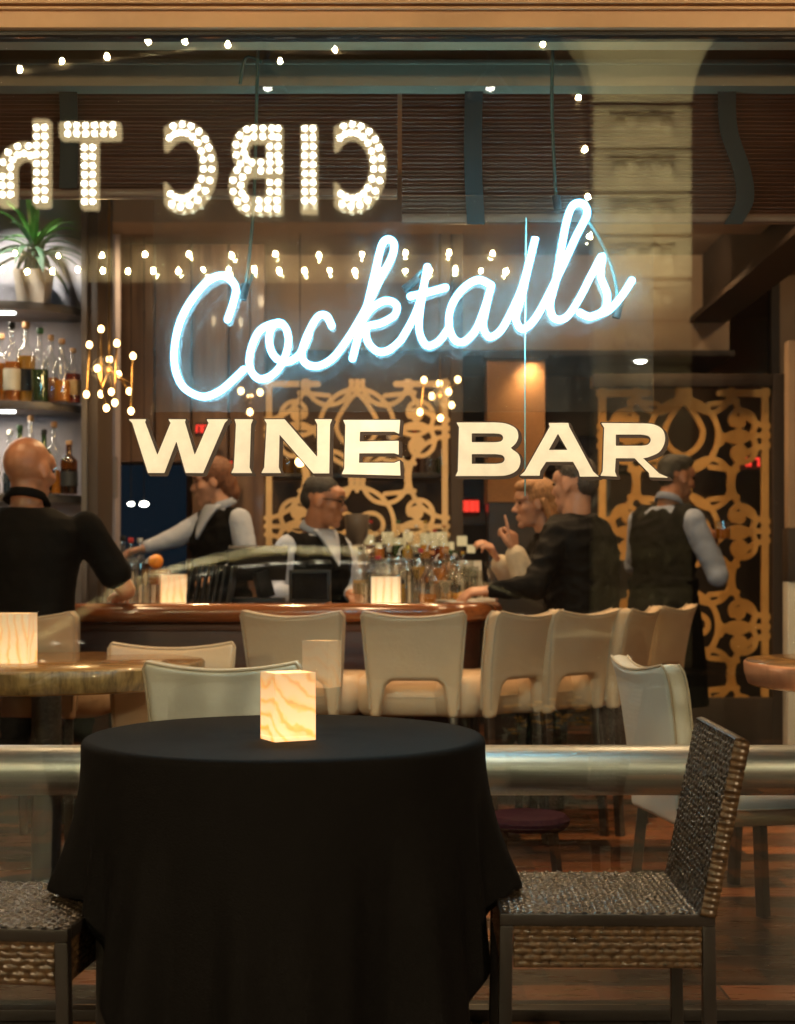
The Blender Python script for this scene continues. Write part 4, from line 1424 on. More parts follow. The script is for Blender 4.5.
# ================================================================== SHELVES AT THE SIDE
SY = 6.7
su = thing('shelf_unit', 'lavender grey wall shelves lit from beneath and full of bottles', 'shelf', (-1.9, SY, 0))
xr = W(82, 0, SY + .1).x
wb('back_panel', MB().bb(-3.4, xr + .02, SY + .30, SY + .34, .9, 3.05), M['shelf_wall'], su)
SZ = {}
for i, (py, key) in enumerate(((303, 'top'), (402, 'mid'), (494, 'low'))):
    z = W(0, py, SY).z; SZ[key] = z
    n = 10
    out = [(-3.4, SY + .297), (-3.4, SY - .09), (xr - .5, SY - .09)]
    for q in range(1, n + 1):
        a = math.pi / 2 * q / n
        out.append((xr - .5 + .49 * math.sin(a), SY - .09 + .387 * (1 - math.cos(a)) * .75))
    out.append((xr - .01, SY + .297))
    nn = len(out)
    vs = [(x, y, z - .038) for x, y in out] + [(x, y, z) for x, y in out]
    fs = [tuple(reversed(range(nn))), tuple(range(nn, 2 * nn))] + [(q, (q + 1) % nn, nn + (q + 1) % nn, nn + q) for q in range(nn)]
    wb('shelf_board', MB().add(vs, fs), M['shelf_board'], su, bevel=.003, ang=30)
    if key != 'low':
        wb('led_strip', MB().bb(-3.3, xr - .30, SY + .02, SY + .035, z - .048, z - .0385), M['led'], su, smooth=False)
wb('side_post', MB().bb(xr + .022, xr + .050, SY - .02, SY + .34, 0, 3.08), M['shelf_board'], su, bevel=.003)
wb('dark_post', MB().bb(xr + .052, xr + .098, SY - .01, SY + .34, 0, 3.08), M['beam'], su, bevel=.003)

gs = 'liquor bottles on the lit wall shelves'
spec = [(-14, .33, .040, 'honey', 'cork', .70, None, 'clear'), (1, .315, .044, 'amber', 'cork', .85, None, 'clear'), (12, .36, .040, 'copper', 'black', .75, 0, 'clear'), (26, .37, .046, 'honey', 'wood', .86, 1, 'clear'),
        (40, .335, .042, 'green', 'green', .65, None, 'clear'), (51, .31, .038, 'copper', 'cork', .55, None, 'clear'), (62, .285, .040, 'amber', 'wood', .50, None, 'clear'), (73, .25, .038, 'red', 'cork', .80, 2, 'clear')]
for i, (px, h, r, lq, cp, fl, la, gls) in enumerate(spec):
    y = SY + .02 + .05 * (i % 2)
    bottle('%s %s bottle with %s%s on the upper lit shelf' % (('tall' if h > .33 else 'medium' if h > .3 else 'short'), word[lq], capw[cp], lbw[la]), (W(px, 0, y).x, y, SZ['mid'] + .001), h, r, lq, cp, fl, lab=la, glass=gls, group=gs)
spec = [(-8, .33, .037, 'clear', 'black', .6, 3, 'clear'), (31, .36, .036, 'gold', 'cork', .6, None, 'clear'), (44, .29, .036, 'dark', 'black', .5, None, 'clear_green'), (54, .33, .038, 'orange', 'wood', .50, None, 'clear'),
        (69, .24, .040, 'dark', 'cork', .7, 1, 'clear_amber'), (10, .29, .035, 'blue', 'silver', .5, None, 'clear'), (20, .31, .035, 'clear', 'green', .5, None, 'clear_green')]
for i, (px, h, r, lq, cp, fl, la, gls) in enumerate(spec):
    y = SY + .02 + .05 * (i % 2)
    bottle('%s bottle with %s%s on the shelf by the bald head' % (word[lq], capw[cp], lbw[la]), (W(px, 0, y).x, y, SZ['low'] + .001), h, r, lq, cp, fl, lab=la, glass=gls, group=gs)

# potted plant on the top shelf
pt = thing('potted_plant', 'leafy green dracaena in a square taupe pot on the top shelf', 'plant', (W(31, 0, SY).x, SY + .05, SZ['top'] + .001))
q = .078
build('pot', MB().add([(-q * .8, -q * .8, 0), (q * .8, -q * .8, 0), (q * .8, q * .8, 0), (-q * .8, q * .8, 0), (-q, -q, .155), (q, -q, .155), (q, q, .155), (-q, q, .155),
                       (-q * .9, -q * .9, .155), (q * .9, -q * .9, .155), (q * .9, q * .9, .155), (-q * .9, q * .9, .155), (-q * .88, -q * .88, .135), (q * .88, -q * .88, .135), (q * .88, q * .88, .135), (-q * .88, q * .88, .135)],
                      [(3, 2, 1, 0), (0, 1, 5, 4), (1, 2, 6, 5), (2, 3, 7, 6), (3, 0, 4, 7), (4, 5, 9, 8), (5, 6, 10, 9), (6, 7, 11, 10), (7, 4, 8, 11), (8, 9, 13, 12), (9, 10, 14, 13), (10, 11, 15, 14), (11, 8, 12, 15), (12, 13, 14, 15)]),
      M['pot'], pt, smooth=False)
build('stem', MB().tube([(0, 0, .13), (.01, 0, .2), (0, .01, .27)], [.022, .018, .014], 10), M['leaf_dark'], pt)
for nm, mt, cnt, seed in (('young_leaves', 'leaf', 16, 3), ('old_leaves', 'leaf_dark', 28, 5)):
    rs = random.Random(seed)
    m = MB()
    for i in range(cnt):
        a = 2 * math.pi * (i * .382 + rs.random() * .12)
        ln = rs.uniform(.22, .33) * (.9 if nm[0] == 'y' else 1.0)
        el = rs.uniform(.7, 1.35) if nm[0] == 'y' else rs.uniform(.10, .95)
        p = Vector((0, 0, .21 + rs.uniform(0, .07) + (.03 if nm[0] == 'y' else 0)))
        d = Vector((math.cos(a) * math.cos(el), math.sin(a) * math.cos(el), math.sin(el)))
        nseg = 9; v = []; f = []
        sdv = Vector((-math.sin(a), math.cos(a), 0))
        for k_ in range(nseg + 1):
            tt = k_ / nseg
            w = .018 * math.sin(math.pi * min(1, .12 + tt * .88)) ** .7 * (1 - tt * .25)
            up_ = sdv.cross(d).normalized()
            v += [p - sdv * w + up_ * w * .35, p.copy(), p + sdv * w + up_ * w * .35]
            d = (d + Vector((0, 0, -1)) * (.10 + .16 * tt)).normalized()
            p = p + d * ln / nseg
        for k_ in range(nseg):
            f += [(3 * k_, 3 * k_ + 1, 3 * k_ + 4, 3 * k_ + 3), (3 * k_ + 1, 3 * k_ + 2, 3 * k_ + 5, 3 * k_ + 4)]
        m.add(v, f)
    build(nm, m, M[mt], pt)


# ================================================================== CHANDELIERS
def rods(label, Y, pairs, bm, rb, hub, arms=True, zc=3.09):
    t = thing('chandelier', label, 'chandelier', (hub[0], Y, hub[1]), 0)
    m = MB(); m2 = []
    for (x0, z0, x1, z1, dy) in pairs:
        m.tube([(x0, Y + dy, z0), (x1, Y + dy, z1)], .0045, 8)
        m.tube([(hub[0], Y, hub[1]), ((x0 + x1) / 2, Y + dy, (z0 + z1) / 2)], .004, 8)
        m2 += [(x0, Y + dy, z0), (x1, Y + dy, z1)]
    m.tube([(hub[0], Y, hub[1]), (hub[0], Y, zc)], .005, 8)
    m.ball((hub[0], Y, hub[1]), .02, 12)
    wb('rod_frame', m, M['brass'], t)
    for c in m2:
        b = wb('bulb', MB().ball(c, (rb, rb, rb * 1.2), 12), M[bm], t)
    return t


Y = 6.45
pr = []
for px0, py0, px1, py1, dy in ((101, 329, 101, 394, 0), (119, 345, 117, 404, -.05), (133, 356, 131, 411, 0), (87, 343, 84, 393, .05), (105, 356, 107, 389, .1), (115, 372, 126, 389, .08), (101, 371, 110, 410, -.08)):
    a, b = W(px0, py0, Y), W(px1, py1, Y)
    pr.append((a.x, a.z, b.x, b.z, dy))
rods('brass rod chandelier with bright globe bulbs beside the lit shelves', Y, pr, 'bulb', .0135, (W(109, 0, Y).x, W(0, 370, Y).z))
Y = 7.7
pr = []
for a_, b_, dy in (((424, 380), (420, 412), 0), ((440, 381), (441, 416), .1), ((457, 382), (448, 394), -.1), ((432, 395), (452, 404), .05)):
    a, b = W(*a_, Y), W(*b_, Y)
    pr.append((a.x, a.z, b.x, b.z, dy))
rods('smaller brass chandelier hanging before the pale fretwork screen', Y, pr, 'bulb_soft', .016, (W(440, 0, Y).x, W(0, 396, Y).z))
pr = []
for a_, b_, dy in (((241, 391), (250, 412), 0), ((259, 391), (249, 396), .06)):
    a, b = W(*a_, Y), W(*b_, Y)
    pr.append((a.x, a.z, b.x, b.z, dy))
rods('pair of crossed brass rods with small bulbs over the bartender with auburn hair', Y, pr, 'bulb_soft', .016, (W(250, 0, Y).x, W(0, 400, Y).z))
Y = 7.9
a = W(300, 462, Y)
t = thing('bulb_pendant', 'single bare bulb pendant above the head of the bespectacled bartender', 'pendant', (a.x, Y, a.z))
wb('cord', MB().tube([(a.x, Y, a.z + .03), (a.x, Y, 3.09)], .003, 6), M['plastic'], t)
wb('bulb', MB().ball((a.x, Y, a.z), .026, 12), M['bulb_soft'], t)


# ================================================================== FRETWORK SCREENS
def fret(name, label, px0, px1, Y, ztop, zbot, m_, P, hw):
    x0, x1 = W(px0, 0, Y).x, W(px1, 0, Y).x
    w, H = x1 - x0, ztop - zbot
    cx = (x0 + x1) / 2
    lines, discs, wide = [], [], []

    def arc(c, r, a0, a1, n=22, k=1.0):
        return [(c[0] + r * math.cos(a0 + (a1 - a0) * i / n), c[1] + r * k * math.sin(a0 + (a1 - a0) * i / n)) for i in range(n + 1)]

    def spiral(c, r0, r1, a0, a1, n=30):
        return [(c[0] + (r0 + (r1 - r0) * i / n) * math.cos(a0 + (a1 - a0) * i / n), c[1] + (r0 + (r1 - r0) * i / n) * math.sin(a0 + (a1 - a0) * i / n)) for i in range(n + 1)]
    h = w / 2
    n = int(math.ceil(H / P))
    for s in (-1, 1):
        wide.append([(s * (h - .03), 0), (s * (h - .03), H)])
    wide.append([(-h, H - .03), (-h * .42, H - .03)]); wide.append([(h, H - .03), (h * .42, H - .03)])
    for k_ in range(n):
        z = H - P * (k_ + .5)
        for s in (-1, 1):
            X = lambda x: s * x * h
            sp = lambda pl: [(s * x, zz) for x, zz in pl]
            q = P / w
            # interlocking loops
            lines.append(sp(arc((.0, z), .40 * h, -.5 * math.pi, .5 * math.pi, 26, 1.05)))
            lines.append(sp(arc((1.0 * h, z + .5 * P), .44 * h, .5 * math.pi, 1.5 * math.pi, 26, 1.0)))
            lines.append(sp(arc((1.0 * h, z - .5 * P), .44 * h, .5 * math.pi, 1.5 * math.pi, 26, 1.0)))
            lines.append(sp(spiral((.64 * h, z + .14 * P), .26 * h, .08 * h, -.9 * math.pi, 1.1 * math.pi)))
            lines.append(sp(spiral((.66 * h, z - .16 * P), .25 * h, .07 * h, .9 * math.pi, -1.15 * math.pi)))
            lines.append(sp(arc((.30 * h, z + .46 * P), .24 * h, .9 * math.pi, 2.1 * math.pi)))
            lines.append(sp(arc((.30 * h, z - .46 * P), .24 * h, -.1 * math.pi, 1.1 * math.pi)))
            lines.append(sp([(.40 * h, z), (h, z)]))
            lines.append(sp([(.30 * h, z + .33 * P), (.62 * h, z + .36 * P)]))
            lines.append(sp([(.30 * h, z - .33 * P), (.62 * h, z - .36 * P)]))
            if k_ == 0:
                og = spline([(0, z + .36 * P, 0), (.10 * h, z + .26 * P, 0), (.22 * h, z + .05 * P, 0), (.16 * h, z - .12 * P, 0), (0, z - .22 * P, 0)], 8)
                lines.append([(s * p_.x, p_.y) for p_ in og])
            else:
                lines.append(sp(spiral((.17 * h, z), .17 * h, .07 * h, math.pi, -.7 * math.pi)))
            discs += [(s * .64 * h, z + .14 * P), (s * .66 * h, z - .16 * P)]
        lines.append([(0, z + .36 * P), (0, z + .52 * P)])
    xs, zs, X, Z = grid(-h, h, 0, H, .0085)
    S = sd_lines(X, Z, lines) - hw
    S = np.minimum(S, sd_lines(X, Z, wide) - hw * 1.35)
    for c in discs:
        S = np.minimum(S, np.hypot(X - c[0], Z - c[1]) - .075 * h)
    box = np.maximum(np.abs(X) - h, np.maximum(-Z, Z - H))
    S = np.maximum(S, box)
    t = thing(name, label, 'screen', (cx, Y, zbot))
    mb = plate(S, xs, zs, -.012, .012)
    build('fretwork', mb, M[m_], t, smooth=False)
    return t, x0, x1


t, x0, x1 = fret('fretwork_screen', 'gold fretwork screen of scrolls in a dark frame behind the server', 597, 770, 8.2, W(0, 388, 8.2).z, W(0, 697, 8.2).z, 'gold', .55, .0155)
zb0, zt0 = W(0, 697, 8.2).z, W(0, 388, 8.2).z
fm = MB()
fm.bb(x1 + .002, x1 + .105, 8.14, 8.26, 0, zt0 + .075); fm.bb(x0 - .03, x1 + .0015, 8.14, 8.26, zt0 + .002, zt0 + .075)
fm.bb(x0 - .03, x1 + .0015, 8.14, 8.26, 0, zb0 - .002)
wb('frame', fm, M['beam'], t, bevel=.004)
t, x0, x1 = fret('fretwork_screen', 'pale gold fretwork screen of scrolls behind the bespectacled bartender', 264, 450, 8.4, W(0, 379, 8.4).z, .55, 'gold_pale', .58, .0130)
fm = MB()
fm.bb(x0, x1, 8.38, 8.42, 0, .549)
wb('base_panel', fm, M['dark_wood'], t)
wb('side_post', MB().bb(x1 + .004, x1 + .075, 8.36, 8.46, 0, 3.09), M['beam'], t, bevel=.003)

# column clad in copper mesh under the downlight
cw0, cw1 = W(487, 0, 8.8).x, W(545, 0, 8.8).x
co = thing('mesh_column', 'square column clad in copper mesh glowing under a downlight', 'column', ((cw0 + cw1) / 2, 8.9, 0))
wb('shaft', MB().bb(cw0, cw1, 8.8, 9.1, 1.52, 2.40), M['mesh_copper'], co, bevel=.004)
wb('lower_shaft', MB().bb(cw0 + .01, cw1 - .01, 8.81, 9.09, 0, 1.518), M['dark_wood'], co)
wb('capital', MB().bb(cw0 - .02, cw1 + .02, 8.78, 9.12, 2.402, 2.448), M['beam'], co, bevel=.004)

# soffit and beams
so = thing('soffit', 'tan boxed soffit with a dark underside over the back of the bar', 'soffit', (.5, 9.2, 2.45))
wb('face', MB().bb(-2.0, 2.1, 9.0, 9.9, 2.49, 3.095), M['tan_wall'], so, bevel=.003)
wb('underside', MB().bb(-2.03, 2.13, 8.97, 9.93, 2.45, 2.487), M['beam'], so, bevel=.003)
for px in (525, 637, 420, 330):
    x = W(px, 0, 9.25).x
    t = thing('downlight', {525: 'lit round downlight above the copper mesh column', 637: 'lit round downlight above the gold fretwork screen', 420: 'lit round downlight over the small brass chandelier', 330: 'lit round downlight behind the neon tube'}[px], 'downlight', (x, 9.12, 2.449))
    build('lens', MB().lathe([(0, -.024), (.022, -.021), (.038, -.012), (.045, -.001), (0, -.001)], n=24), M['down'], t)
    build('trim', MB().lathe([(.046, -.010), (.062, -.008), (.062, -.0005), (.046, -.0005)], n=24), M['steel'], t)
t = thing('ceiling_beam', 'dark steel beam running away under the ceiling beside the fretwork screen', 'beam', (1.95, 7., 2.8))
wb('web', MB().bb(1.93, 2.00, 3.9, 9.4, 2.70, 3.095), M['beam'], t)
wb('flange', MB().bb(1.85, 2.08, 3.9, 9.4, 2.665, 2.698), M['beam'], t)
t = thing('ceiling_beam', 'broad brown cross beam above the lit shelves', 'beam', (-1.5, 7.3, 2.9))
wb('web', MB().bb(-3.5, 1.9, 7.2, 7.45, 2.86, 3.095), M['ceil'], t)

# panelling and doors at the back
pa = thing('wall_panelling', 'brown wooden wall panelling between the shelves and the pale screen', 'panelling', (-1.4, 8.7, 0))
xa, xb = W(118, 0, 8.7).x, W(266, 0, 8.7).x
nP = 4
for i in range(nP):
    q0 = xa + (xb - xa) * i / nP + .006; q1 = xa + (xb - xa) * (i + 1) / nP - .006
    wb('panel', MB().bb(q0, q1, 8.68, 8.72, 1.76 if i < 2 else 0., 3.09), M['brown_panel'], pa, bevel=.005)
t = thing('pale_column', 'slim lavender column next to the dark post of the shelves', 'column', (W(110, 0, 7.6).x, 7.6, 0))
wb('shaft', MB().bb(W(104, 0, 7.6).x, W(117, 0, 7.6).x, 7.56, 7.7, 0, 3.09), M['lav_light'], t, bevel=.004)
wb('glass_niche', MB().bb(W(105, 0, 7.5).x, W(116, 0, 7.5).x, 7.50, 7.555, W(0, 498, 7.5).z, W(0, 456, 7.5).z), M['clear'], t)
t = thing('screen_door', 'dark blue lit glass door behind the auburn haired bartender', 'door', (W(150, 0, 8.75).x, 8.75, 0))
xa2 = W(120, 0, 8.75).x; xb2 = W(186, 0, 8.75).x
wb('pane', MB().bb(xa2, xb2, 8.74, 8.77, .9, 1.745), M['blue_screen'], t, smooth=False)
wb('frame', MB().bb(xa2, xb2, 8.725, 8.78, .8, .898), M['beam'], t)
for px, rr in ((131, .014), (144, .019)):  # glowing globes put in for two white glints on the blue pane
    a = W(px, 504, 8.5)
    o = thing('glint_globe', {131: 'small round white globe added as a glint before the blue door', 144: 'wide white globe added as a glint before the blue door'}[px], 'pendant', (a.x, 8.5, a.z))
    build('globe', MB().ball((0, 0, 0), (rr * 1.4, rr, rr * .8), 14), M['down'], o)
    build('cord', MB().tube([(0, 0, rr), (0, 0, 3.09 - a.z)], .003, 6), M['plastic'], o)
# kitchen hatch: cream tiles, dark ledge, red sign
kt = thing('tiled_wall', 'cream tiled kitchen wall glimpsed beside the pale screen', 'wall', (.8, 10.2, 0))
wb('tiles', MB().bb(W(456, 0, 10.2).x, W(610, 0, 10.2).x, 10.2, 10.3, W(0, 524, 10.2).z, W(0, 474, 10.2).z), M['tile_wall'], kt)
wb('lower_wall', MB().bb(W(440, 0, 10.2).x, W(790, 0, 10.2).x, 10.19, 10.3, 0, W(0, 525, 10.2).z), M['beam'], kt)
wb('hood', MB().bb(W(440, 0, 10.1).x, W(640, 0, 10.1).x, 9.8, 10.19, W(0, 474, 10.1).z, W(0, 440, 10.1).z), M['beam'], kt, bevel=.01)
t = thing('shop_partition', 'tan glazed partition with dark bars beside the framed screen', 'partition', (2.8, 9.6, 0))
xs0 = W(779, 0, 9.6).x
for i in range(3):
    z0_ = [.0, 1.85, 2.42][i]; z1_ = [1.80, 2.38, 3.09][i]
    wb('panel', MB().bb(xs0, 3.55, 9.60, 9.64, z0_, z1_), M['tan_wall'], t)
wb('bars', MB().bb(xs0, 3.55, 9.57, 9.645, 1.802, 1.848).bb(xs0, 3.55, 9.57, 9.645, 2.382, 2.418).bb(xs0 - .06, xs0 - .002, 9.57, 9.66, 0, 3.09), M['beam'], t)
t = thing('door_casing', 'white door casing at the edge of the view by the copper edged table', 'door casing', (W(793, 0, 7.2).x, 7.2, 0))
wb('jamb', MB().bb(W(788, 0, 7.2).x, W(788, 0, 7.2).x + .16, 7.2, 7.3, 0, W(0, 582, 7.2).z + .0), M['leather_pale'], t, bevel=.006)
wb('upper_jamb', MB().bb(W(789, 0, 7.2).x, W(789, 0, 7.2).x + .16, 7.21, 7.29, W(0, 528, 7.2).z, W(0, 340, 7.2).z), M['tan_wall'], t, bevel=.006)
wb('dark_rail', MB().bb(W(788, 0, 7.2).x, W(788, 0, 7.2).x + .17, 7.19, 7.31, W(0, 582, 7.2).z + .002, W(0, 528, 7.2).z - .002), M['beam'], t, bevel=.006)
for px0, px1, py0, py1, Y, lb in ((737, 772, 457, 468, 8.9, 'red lit sign behind the gold fretwork screen'), (196, 214, 424, 434, 8.5, 'small red lit sign above the auburn haired bartender'),
                                  (204, 232, 460, 474, 8.5, 'wide red lit sign just over the auburn hair'), (461, 478, 499, 514, 9.9, 'dim red lit sign on the cream kitchen tiles')):
    a, b = W(px0, py1, Y), W(px1, py0, Y)
    t = thing('lit_sign', lb, 'sign', ((a.x + b.x) / 2, Y, a.z))
    m = MB(); w = b.x - a.x; hh = b.z - a.z
    for i in range(3):
        x = -w / 2 + w * (i + .5) / 3
        m.tube([(x - w * .12, 0, hh * .15), (x - w * .12, 0, hh * .85), (x + w * .12, 0, hh * .85), (x + w * .12, 0, hh * .15)], hh * .12, 8)
    build('tube', m, M['red'], t)
    build('box', MB().bb(-w / 2 - .01, w / 2 + .01, .02, .05, -.01, hh + .01), M['beam'], t)

# back bar with small glowing squares added as sparkle, and its bottles
bb_ = thing('back_bar', 'back bar cabinet with small added warm glints and a bottle shelf', 'back bar', (0, 8.1, 0))
wb('cabinet', MB().bb(W(268, 0, 8.0).x, W(445, 0, 8.0).x, 7.95, 8.3, 0, 1.16), M['dark_wood'], bb_, bevel=.004)
for i, (px, py, sz) in enumerate(((369, 540, 5), (378, 547, 4), (388, 538, 6), (399, 545, 7), (408, 537, 5), (417, 548, 4), (428, 541, 8), (440, 539, 7), (450, 546, 4), (462, 541, 5), (471, 549, 4))):
    a, b = W(px - sz, py + sz, 8.32), W(px + sz, py - sz, 8.32)
    wb('warm_glint', MB().bb(a.x, b.x, 8.31, 8.32, a.z, b.z), M['glint_panel'], bb_, smooth=False)
zs_ = W(0, 474, 8.6).z
wb('shelf', MB().bb(W(270, 0, 8.6).x, W(452, 0, 8.6).x, 8.5, 8.72, zs_ - .03, zs_), M['dark_wood'], bb_, bevel=.003)
wb('wall_board', MB().bb(W(266, 0, 8.75).x, W(452, 0, 8.75).x, 8.75, 8.78, .0, 2.44), M['back_board'], bb_)
cyc = [('amber', 'cork'), ('clear', 'silver'), ('dark', 'black'), ('honey', 'gold'), ('green', 'green'), ('red', 'red'), ('gold', 'white')]
desc = ['first', 'second', 'third', 'fourth', 'fifth', 'sixth', 'seventh', 'eighth', 'ninth', 'tenth', 'eleventh', 'twelfth', 'thirteenth', 'fourteenth']
for i in range(14):
    px = 277 + i * 12.6 + random.uniform(-2, 2)
    lq, cp = cyc[(i * 3) % 7]
    bottle('%s bottle with %s behind the pale screen, %s along from the wood panelling' % (word[lq], capw[cp], desc[i]), (W(px, 0, 8.6).x, 8.62, zs_ + .001), .20 + .02 * (i % 4), .036, lq, cp, .6, group='bottles on the back bar shelf')
for i in range(11):
    px = 352 + i * 9.2
    Yq = 8.06
    lq, cp = cyc[(i * 2 + 1) % 7]
    bottle('%s bottle with %s on the back bar cabinet, %s along from the bartender' % (word[lq], capw[cp], desc[i]), (W(px, 0, Yq).x, Yq, 1.161), .16 + .025 * (i % 3), .033, lq, cp, .55, group='bottles on the back bar cabinet')
t = thing('coffee_grinder', 'grey hopper of a grinder standing behind the bartender', 'grinder', (W(357, 0, 7.95).x, 7.92, 1.0))
wb('body', MB().lathe([(.05, 0), (.05, .22), (.03, .24)], (W(357, 0, 7.92).x, 7.92, 1.0), 20), M['steel'], t)
wb('hopper', MB().lathe([(.03, .245), (.06, .29), (.07, .40), (.066, .41), (0, .41)], (W(357, 0, 7.92).x, 7.92, 1.0), 20), M['shelf_board'], t)
# ================================================================== PEOPLE
def person(label, P, Cc, Nk, yaw, hd, arms, legs, skin, sc=1., fem=False, hands=None, vox=.0075):
    """hd = (pos, yaw, pitch, scale); arms = [(shoulder, elbow, wrist)], hands = [dict]"""
    t = thing('person', label, 'person', (Vector(P).x, Vector(P).y, 0))
    H = head_M(hd[0], hd[1], hd[2], 0, hd[3])
    m = MB()
    head(m, H, fem)
    nb = H @ Vector((-.020, 0, -.045))
    m.cap(nb, Vector(Nk) + Vector((0, 0, .01)), .050 if fem else .057, .056 if fem else .064, 14)
    torso(m, P, Cc, Nk, yaw, -.012, sc, fem)
    for k_, (s, e, w) in enumerate(arms):
        limb(m, [s, e, w], [.047, .040, .027])
        if hands and hands[k_]:
            q = hands[k_]
            hand(m, w, q['d'], q['n'], q.get('side', 1), q.get('curl', .35), q.get('point', False))
    for h_, kn_, an in legs:
        limb(m, [h_, kn_, an], [.075, .052, .036])
        f = Vector((math.cos(yaw), math.sin(yaw), 0))
        m.cap(Vector(an) + Vector((0, 0, -.05)), Vector(an) + f * .14 + Vector((0, 0, -.06)), .034, .028, 10)
    wsoft('body', m, M[skin], t, vox=vox, smooth=3)
    eyes_root = t
    return t, H


def weyes(H, t, brow):
    l = t.location
    H2 = Matrix.Translation(-Vector(l)) @ H
    eyes(H2, t, brow)


def straps(K_, arms, r=.052):
    def fn(m):
        for s, e, w in arms:
            k_ = Vector(K_) - Vector((0, 0, .045))
            m.cap(k_.lerp(Vector(s), .30), k_.lerp(Vector(s), .80), r, r + .016, 12)
    return fn


def cloth(t, name, m_, P=None, Cc=None, Nk=None, yaw=0, g=.014, sc=1., fem=False, arms=(), stop=1., legs=(), cut=None, extra=None, vox=.010):
    m = MB()
    if P is not None:
        torso(m, P, Cc, Nk, yaw, g, sc, fem)
    for s, e, w in arms:
        s, e, w = Vector(s), Vector(e), Vector(w)
        a = stop
        if a >= 1:
            limb(m, [s, e, e.lerp(w, .90)], [.066, .054, .036], .0)
            # folds bunching at the elbow
            d = (w - e).normalized()
            m.cap(e - d * .01, e + d * .03, .057, .050, 12)
        else:
            limb(m, [s, s.lerp(e, a)], [.070, .068], .0)
    for h_, kn_, an in legs:
        limb(m, [h_, kn_, an], [.096, .068, .056])
    if extra:
        extra(m)
    return wsoft(name, m, M[m_], t, vox=vox, smooth=5, wr=.0022 if 'shirt' in name else .0075)


def hair_short(t, H, m_, full=False):
    m = MB()
    for c, r in (((-.024, 0, .053), (.089, .0745, .074)), ((-.060, 0, .016), (.057, .062, .064))) + ((((.025, 0, .095), (.060, .058, .035)),) if full else ()):
        q = MB(); q.ball(c, r, 18); m.add(q.v, q.f, H)
    wsoft('hair', m, M[m_], t, vox=.006, smooth=2, rough=.0035)


def shirt_front(t, K_, yaw, m_, ln=.17):
    f = Vector((math.cos(yaw), math.sin(yaw), 0)); sd = Vector((-math.sin(yaw), math.cos(yaw), 0))
    vs, fs = [], []
    n, k_ = 8, 6
    for i in range(n + 1):
        s = i / n
        for j in range(k_ + 1):
            u = -1 + 2 * j / k_
            x = .062 * (1 - s) * u
            vs.append(Vector(K_) + sd * x + f * (.078 + .078 * s ** .7 - 6 * x * x) + Vector((0, 0, .008 - ln * s)))
    for i in range(n):
        for j in range(k_):
            a = i * (k_ + 1) + j
            fs.append((a, a + 1, a + k_ + 2, a + k_ + 1))
    o = wb('shirt_front', MB().add(vs, fs), M[m_], t)
    md = o.modifiers.new('t', 'SOLIDIFY'); md.thickness = .02; md.offset = -1


def shirt_collar(t, Nk, m_, yaw, r=.066, tie=None):
    Nk = Vector(Nk); f = Vector((math.cos(yaw), math.sin(yaw), 0))
    m = MB()
    pts = [Nk + Vector((r * math.cos(a) * .98, r * math.sin(a), .018 - .022 * math.cos(a - yaw))) for a in [2 * math.pi * i / 24 for i in range(24)]]
    up = Vector((0, 0, .034))
    n = 24
    vs = [p for p in pts] + [p * 1 + up - (p - Nk) * .06 for p in pts] + [p + (p - Nk) * .16 - Vector((0, 0, .006)) for p in pts]
    fs = [(i, (i + 1) % n, n + (i + 1) % n, n + i) for i in range(n)] + [(n + i, n + (i + 1) % n, 2 * n + (i + 1) % n, 2 * n + i) for i in range(n)]
    o = wb('collar', m.add(vs, fs), M[m_], t)
    md = o.modifiers.new('t', 'SOLIDIFY'); md.thickness = .004
    if tie:
        m = MB()
        a = Nk + f * .088 + Vector((0, 0, -.002))
        m.cap(a, a + f * .012 + Vector((0, 0, -.03)), .014, .012, 10)
        m.tube([a + f * .01 + Vector((0, 0, -.02)), a + f * .048 + Vector((0, 0, -.09)), a + f * .068 + Vector((0, 0, -.17))], [.010, .016, .019], 10)
        wb('tie', m, M[tie], t)


# --- bartender with glasses, in profile
yaw = R(-46)
P, C_, K_ = (-.42, 6.87, .70), (-.395, 6.86, 1.06), (-.395, 6.84, 1.275)
arms = [((-.515, 6.735, 1.205), (-.585, 6.70, .985), (-.45, 6.50, .992)), ((-.285, 6.945, 1.205), (-.20, 6.93, .99), (-.22, 6.64, .985))]
hands = [dict(d=(1, -.25, -.08), n=(0, 0, 1), side=1, curl=.3), dict(d=(.3, -1, -.1), n=(0, 0, 1), side=-1, curl=.3)]
t, H = person('bespectacled bartender in a pale blue shirt, black vest and tie looking down', P, C_, K_, yaw, ((-.350, 6.80, 1.425), R(-12), R(8), 1.02),
              arms, [((-.44, 6.94, .68), (-.42, 6.93, .38), (-.44, 6.95, .07)), ((-.46, 6.78, .68), (-.43, 6.76, .38), (-.46, 6.78, .07))], 'skin_deep', .94, hands=hands)
weyes(H, t, M['hair_black'])
hair_short(t, H, 'hair_black')
cloth(t, 'shirt', 'shirt_blue', P, C_, K_, yaw, .006, .94, arms=arms)
cloth(t, 'trousers', 'trousers', legs=[((-.44, 6.94, .68), (-.42, 6.93, .38), (-.44, 6.95, .07)), ((-.46, 6.78, .68), (-.43, 6.76, .38), (-.46, 6.78, .07))])
cloth(t, 'vest', 'vest', P, C_, (K_[0], K_[1], K_[2] - .012), yaw, .026, .94, extra=straps(K_, arms, .056))
shirt_front(t, K_, yaw, 'shirt_blue')
shirt_collar(t, K_, 'shirt_blue', yaw, tie='vest')
m = MB()
